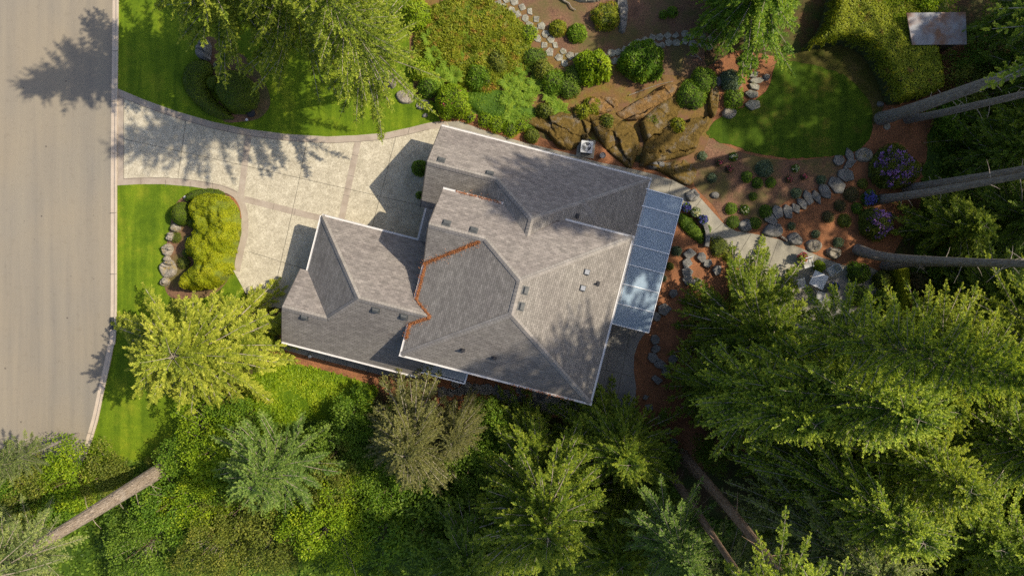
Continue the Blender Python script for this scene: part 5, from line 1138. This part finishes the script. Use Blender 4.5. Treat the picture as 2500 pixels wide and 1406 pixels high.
# ================================================================== OBJECTS
# air conditioner
ac = empty('air_conditioner', P(1430, 363) + Vector((0, 0, .05)), 'grey outdoor air conditioner with round top fan', 'air conditioner'); ac.rotation_euler[2] = -.12
m_ = MB(); m_.box((0, 0, -.005), (.6, .62, .035), 0); m_.build('base_pad', M['path'], ac)
m_ = MB(); r_ = .40
out = [(.40, -.36), (.40, .36), (.36, .40), (-.36, .40), (-.40, .36), (-.40, -.36), (-.36, -.40), (.36, -.40)]
m_.prism(out, .04, .72)
for k in range(12):
    z = .10+k*.05
    for sx, sy, hx, hy in ((.402, 0, .006, .34), (-.402, 0, .006, .34), (0, .402, .34, .006), (0, -.402, .34, .006)): m_.box((sx, sy, z), (hx, hy, .006), 0, 1)
m_.build('cabinet', [M['acgrey'], M['vent']], ac)
m_ = MB(); m_.lathe((0, 0, 0), [(.31, .725), (.32, .76), (.30, .765), (.29, .73)], 28); m_.build('fan_ring', M['acgrey'], ac)
m_ = MB(); m_.lathe((0, 0, 0), [(0, .722), (.29, .7225)], 28); m_.build('fan_well', M['dark'], ac)
m_ = MB()
for k in range(3):
    a = k*2*math.pi/3
    m_.face([(math.cos(a+t)*r2, math.sin(a+t)*r2, .735+.015*t) for t, r2 in ((0, .06), (.1, .26), (.5, .28), (.85, .24), (.7, .06))])
m_.lathe((0, 0, 0), [(0, .75), (.07, .748), (.07, .73)], 14); m_.build('fan', M['metal'], ac)
m_ = MB()
for k in range(8): a = k*math.pi/8; m_.bar((math.cos(a)*.3, math.sin(a)*.3, .763), (-math.cos(a)*.3, -math.sin(a)*.3, .763), .008, .006)
m_.build('guard', M['acgrey'], ac)
def pot(label, px, py, r, h, mat, fl=None, leaf='leaf', fr=.3, name='flower_pot', nfl=34, fs=.13, z=.03):
    e = empty(name, P(px, py)+Vector((0, 0, z)), label, 'flower pot' if fl or leaf else 'pot')
    m_ = MB(); m_.lathe((0, 0, 0), [(0, 0), (r*.7, 0), (r, h), (r*1.06, h), (r*1.06, h-.04), (r*.98, h-.04)][:4] + [(r*.9, h), (r*.86, h-.05), (0, h-.05)], 20); m_.build('pot', mat, e, smooth=False)
    if leaf or fl:
        rr = np.random.default_rng(int(px)); n = 420; d = nrm(rr.normal(size=(n, 3))*[1, 1, .7]+[0, 0, .3]); B = np.array([0, 0, h+.08])+d*(fr*rr.random(n)**.4)[:, None]
        link('foliage', quads_mesh('f', leaf_quads(B, d, nrm(rr.normal(size=(n, 3))+[0, 0, 1.2]), np.full(n, .10), np.full(n, .06)), rr.random(n)), M[leaf or 'leaf'], e)
    if fl:
        Vs = []
        for k in range(nfl):
            dd = nrm(rr.normal(size=3)*[1, 1, .6]+[0, 0, .5]); p = np.array([0, 0, h+.1])+dd*fr*.95; m2 = 18; d = nrm(rr.normal(size=(m2, 3))+dd*.5)
            Vs.append(leaf_quads(p+d*fs*.2, d, nrm(rr.normal(size=(m2, 3))), np.full(m2, fs*.6), np.full(m2, fs*.5)))
        Vs = np.concatenate(Vs); link('blossoms', quads_mesh('b', Vs, rr.random(len(Vs))), fl, e)
    return e
pot('violet hydrangea pot nearest the glass awning', 1672, 507, .2, .35, M['terra'], M['bluef'], fr=.28)
pot('cream white hydrangea pot between two violet ones', 1694, 518, .2, .35, M['terra'], M['whitef'], fr=.28)
pot('blue hydrangea pot furthest from the awning, on the planter wall', 1713, 537, .2, .35, M['terra'], M['bluef'], fr=.27)
pot('pot of pink flowers beside the upper patio chair', 1952, 628, .22, .4, M['terra'], M['pink'], fr=.30)
pot('pot of blue and lilac flowers below the patio table', 2028, 700, .22, .4, M['terra'], M['bluef'], fr=.30)
pot('empty round pot with soil in the mulch near the air conditioner', 1470, 381, .2, .3, M['terra'], None, None)
pot('small dark pot directly above the air conditioner', 1435, 346, .15, .25, M['dark'], None, None, z=.04)
pot('small dark pot with red leaves above the air conditioner', 1428, 336, .14, .25, M['dark'], None, 'heath', fr=.15)
pot('black plastic pot on the bed near the clipped dome', 617, 279, .28, .3, M['dark'], None, None)
pot('round black pot in the shadow on the orange bank', 1282, 96, .26, .3, M['dark'], None, None)
# black wire basket
e = empty('wire_basket', P(1750, 160)+Vector((0, 0, .02)), 'round black wire basket on the needle bed', 'basket'); m_ = MB()
for z, r_ in ((.02, .22), (.16, .27), (.28, .30)): m_.tube([(math.cos(t)*r_, math.sin(t)*r_, z) for t in np.linspace(0, 2*math.pi, 22)], .014, 5)
for k in range(14): a = k*2*math.pi/14; m_.tube([(math.cos(a)*.22, math.sin(a)*.22, .02), (math.cos(a)*.30, math.sin(a)*.30, .28)], .007, 4)
m_.build('wire_mesh', M['dark'], e)
# curved planter wall
m_ = MB(); pts = pxy(smooth([(1686, 515), (1702, 527), (1716, 545), (1723, 565), (1724, 585), (1722, 602)], 5, False)); Lq, Rq = strip(MB(), pts, .28, 0)
for i in range(len(pts)-1):
    a, b, c, d = Lq[i], Lq[i+1], Rq[i+1], Rq[i]; up = Vector((0, 0, .42))
    m_.face([d+up, c+up, b+up, a+up]); m_.face([a, a+up, b+up, b]); m_.face([d, c, c+up, d+up])
m_.face([Lq[0], Rq[0], Rq[0]+up, Lq[0]+up]); m_.face([Rq[-1], Lq[-1], Lq[-1]+up, Rq[-1]+up])
o = m_.build('planter_wall', M['slab']); tag(o, 'low curved stone planter wall beside the path', 'planter wall')
# patio table and chairs
t = empty('patio_table', P(1988, 683)+Vector((0, 0, .03)), 'pale square patio table with a patterned top', 'table'); t.rotation_euler[2] = -.45
m_ = MB(); m_.prism([(-.5, -.5), (.5, -.5), (.5, .5), (-.5, .5)], .70, .735, bevel=.01); m_.build('tabletop', mat_two('table_glass', [(.3, (.5, .52, .55)), (.7, (.72, .74, .78))], 9, fstr=.3, fine=25, bmp=0), t)
for sx in (-1, 1):
    for sy in (-1, 1): m_ = MB(); m_.tube([(sx*.46, sy*.46, 0), (sx*.44, sy*.44, .70)], .022, 8); m_.build('leg', M['metal'], t)
def chair():
    c = empty('patio_chair', (0, 0, 0)); c['category'] = 'chair'; c['group'] = 'patio chairs'
    m_ = MB(); m_.box((0, 0, .42), (.26, .25, .015)); m_.build('seat', M['stucco'], c)
    m_ = MB(); m_.obox(Vector((0, .33, .70)), [Vector((1, 0, 0)), Vector((0, math.sin(.3), math.cos(.3))), Vector((0, -math.cos(.3), math.sin(.3)))], (.25, .30, .012)); m_.build('backrest', M['stucco'], c)
    for s in (-1, 1):
        m_ = MB(); m_.tube([(s*.28, -.27, 0), (s*.28, -.27, .62), (s*.29, .05, .64), (s*.28, .30, .62)], .016, 6); m_.tube([(s*.28, .38, 0), (s*.27, .24, .42), (s*.26, .43, .98)], .016, 6); m_.build('arm_frame', M['frame'], c)
    m_ = MB(); m_.tube([(-.26, .43, .98), (.26, .43, .98)], .016, 6); m_.tube([(-.28, -.27, .40), (.28, -.27, .40)], .016, 6); m_.build('cross_bar', M['frame'], c)
    return c
def dup(r):
    c = r.copy(); COL.objects.link(c)
    for ch in list(r.children): d = ch.copy(); COL.objects.link(d); d.parent = c
    return c
c0 = chair(); c0.location = P(2024, 660)+Vector((0, 0, .03)); c0.rotation_euler[2] = -1.0; c0['label'] = 'silver framed patio chair right of the table'
for (x, y, a, lb) in ((1965, 643, .25, 'silver framed patio chair beside the pink flower pot'), (1950, 690, 1.9, 'patio chair left of the table, half under the cedar'), (1996, 722, 2.9, 'patio chair below the table, beside the blue flower pot')):
    c = dup(c0); c.location = P(x, y)+Vector((0, 0, .03)); c.rotation_euler[2] = a; c['label'] = lb
# shed
sh = empty('garden_shed', P(2300, 70), 'small garden shed with grey felt roof strewn with needles', 'shed')
def sp(x, y, z): return P(x, y, z)-sh.location
m_ = MB(); A, B, C_, D_ = sp(2212, 33, 2.4), sp(2356, 31, 2.4), sp(2359, 110, 2.0), sp(2226, 111, 2.0)
up = Vector((0, 0, .07)); q = [A, D_, C_, B]; m_.face([p+up for p in q]); m_.face(q[::-1])
for i in range(4): j = (i+1) % 4; m_.face([q[i], q[j], q[j]+up, q[i]+up])
m_.build('roof', M['shed'], sh)
m_ = MB(); c = (A+B+C_+D_)/4; m_.box((c.x, c.y, 1.0), (1.65, .85, .97)); m_.build('wall', M['timber'], sh)
m_ = MB(); m_.box((c.x+.2, c.y-.87, .95), (.45, .02, .9)); dr = m_.build('door', M['timber'], sh); m_ = MB(); m_.box((c.x+.55, c.y-.91, .95), (.02, .02, .08)); m_.build('handle', M['metal'], dr)
# storm drain, lids, spotlights, driftwood
m_ = MB(); d0 = P(276, 789); m_.box((0, 0, 0), (.20, .42, .02), 0, 1)
for k in range(9): m_.box((0, -.34+k*.085, .025), (.17, .018, .008), 0, 0)
o = m_.build('storm_drain', [M['vent'], M['dark']]); o.location = d0+Vector((0, 0, .03)); tag(o, 'dark iron storm drain grate in the kerb', 'drain grate')
m_ = MB(); m_.lathe((0, 0, 0), [(.24, 0), (.24, .03), (.21, .045), (0, .05)], 24); o = m_.build('round_lid', M['flag']); o.location = P(2165, 309)+Vector((0, 0, .02)); tag(o, 'round pale lid set in the orange mulch below the trunk', 'lid')
for x, y, lb in ((455, 482, 'small white spotlight left of the flat clipped shrub'), (552, 481, 'small white spotlight above the right end of the golden hedge'), (605, 294, 'tiny white garden light near the black pot')):
    m_ = MB(); m_.lathe((0, 0, 0), [(.05, 0), (.06, .12), (.09, .16), (.09, .2), (0, .2)], 14); o = m_.build('garden_light', M['white']); o.location = P(x, y)+Vector((0, 0, .03)); tag(o, lb, 'garden light')
def wood(label, pts, r, name='driftwood', br=()):
    m_ = MB(); P3 = [P(x, y)+Vector((0, 0, .08+r)) for x, y in pts]; c = P3[0].copy(); m_.tube([p-c for p in P3], [r*(1-.6*i/len(P3)) for i in range(len(P3))], 7)
    for b in br: q = [P(x, y)+Vector((0, 0, .15)) for x, y in b]; m_.tube([p-c for p in q], [r*.5*(1-.5*i/len(q)) for i in range(len(q))], 5)
    o = m_.build(name, M['wood'], smooth=True); o.location = c; tag(o, label, 'driftwood' if name == 'driftwood' else 'branch')
wood('pale crooked driftwood at the top of the needle bed', [(1365, -5), (1378, 5), (1388, 10), (1395, 22), (1405, 27)], .07)
wood('forked pale branch lying on the needle bed', [(1692, 128), (1700, 138), (1706, 142), (1712, 150)], .05, 'branch', [[(1683, 137), (1698, 141), (1706, 142)]])
wood('long thin pole lying across the bank', [(1535, 234), (1575, 219), (1610, 207), (1642, 200)], .03, 'branch')
wood('driftwood log beside the path and pale stones', [(1905, 578), (1915, 584), (1922, 592)], .09)
m_ = MB(); ps = [P(*a)+Vector((0, 0, .1)) for a in ((1090, 981), (1125, 976), (1157, 972), (1210, 984), (1275, 998))]
for a, b in zip(ps[:-1], ps[1:]): m_.bar(a-ps[0], b-ps[0], .05, .2)
o = m_.build('garden_edging', M['wood']); o.location = ps[0]; tag(o, 'thin timber edging along the slabs under the south eave', 'garden edging')
# small lamp below the garage eave
m_ = MB(); m_.lathe((0, 0, 0), [(.12, 0), (.13, .1), (.10, .35), (0, .38)], 14); o = m_.build('garden_ornament', M['white']); o.location = P(760, 868)+Vector((0, 0, .05)); tag(o, 'small white object on the paving beside the garage', 'ornament')
print('FACES', sum(len(m.polygons) for m in bpy.data.meshes))
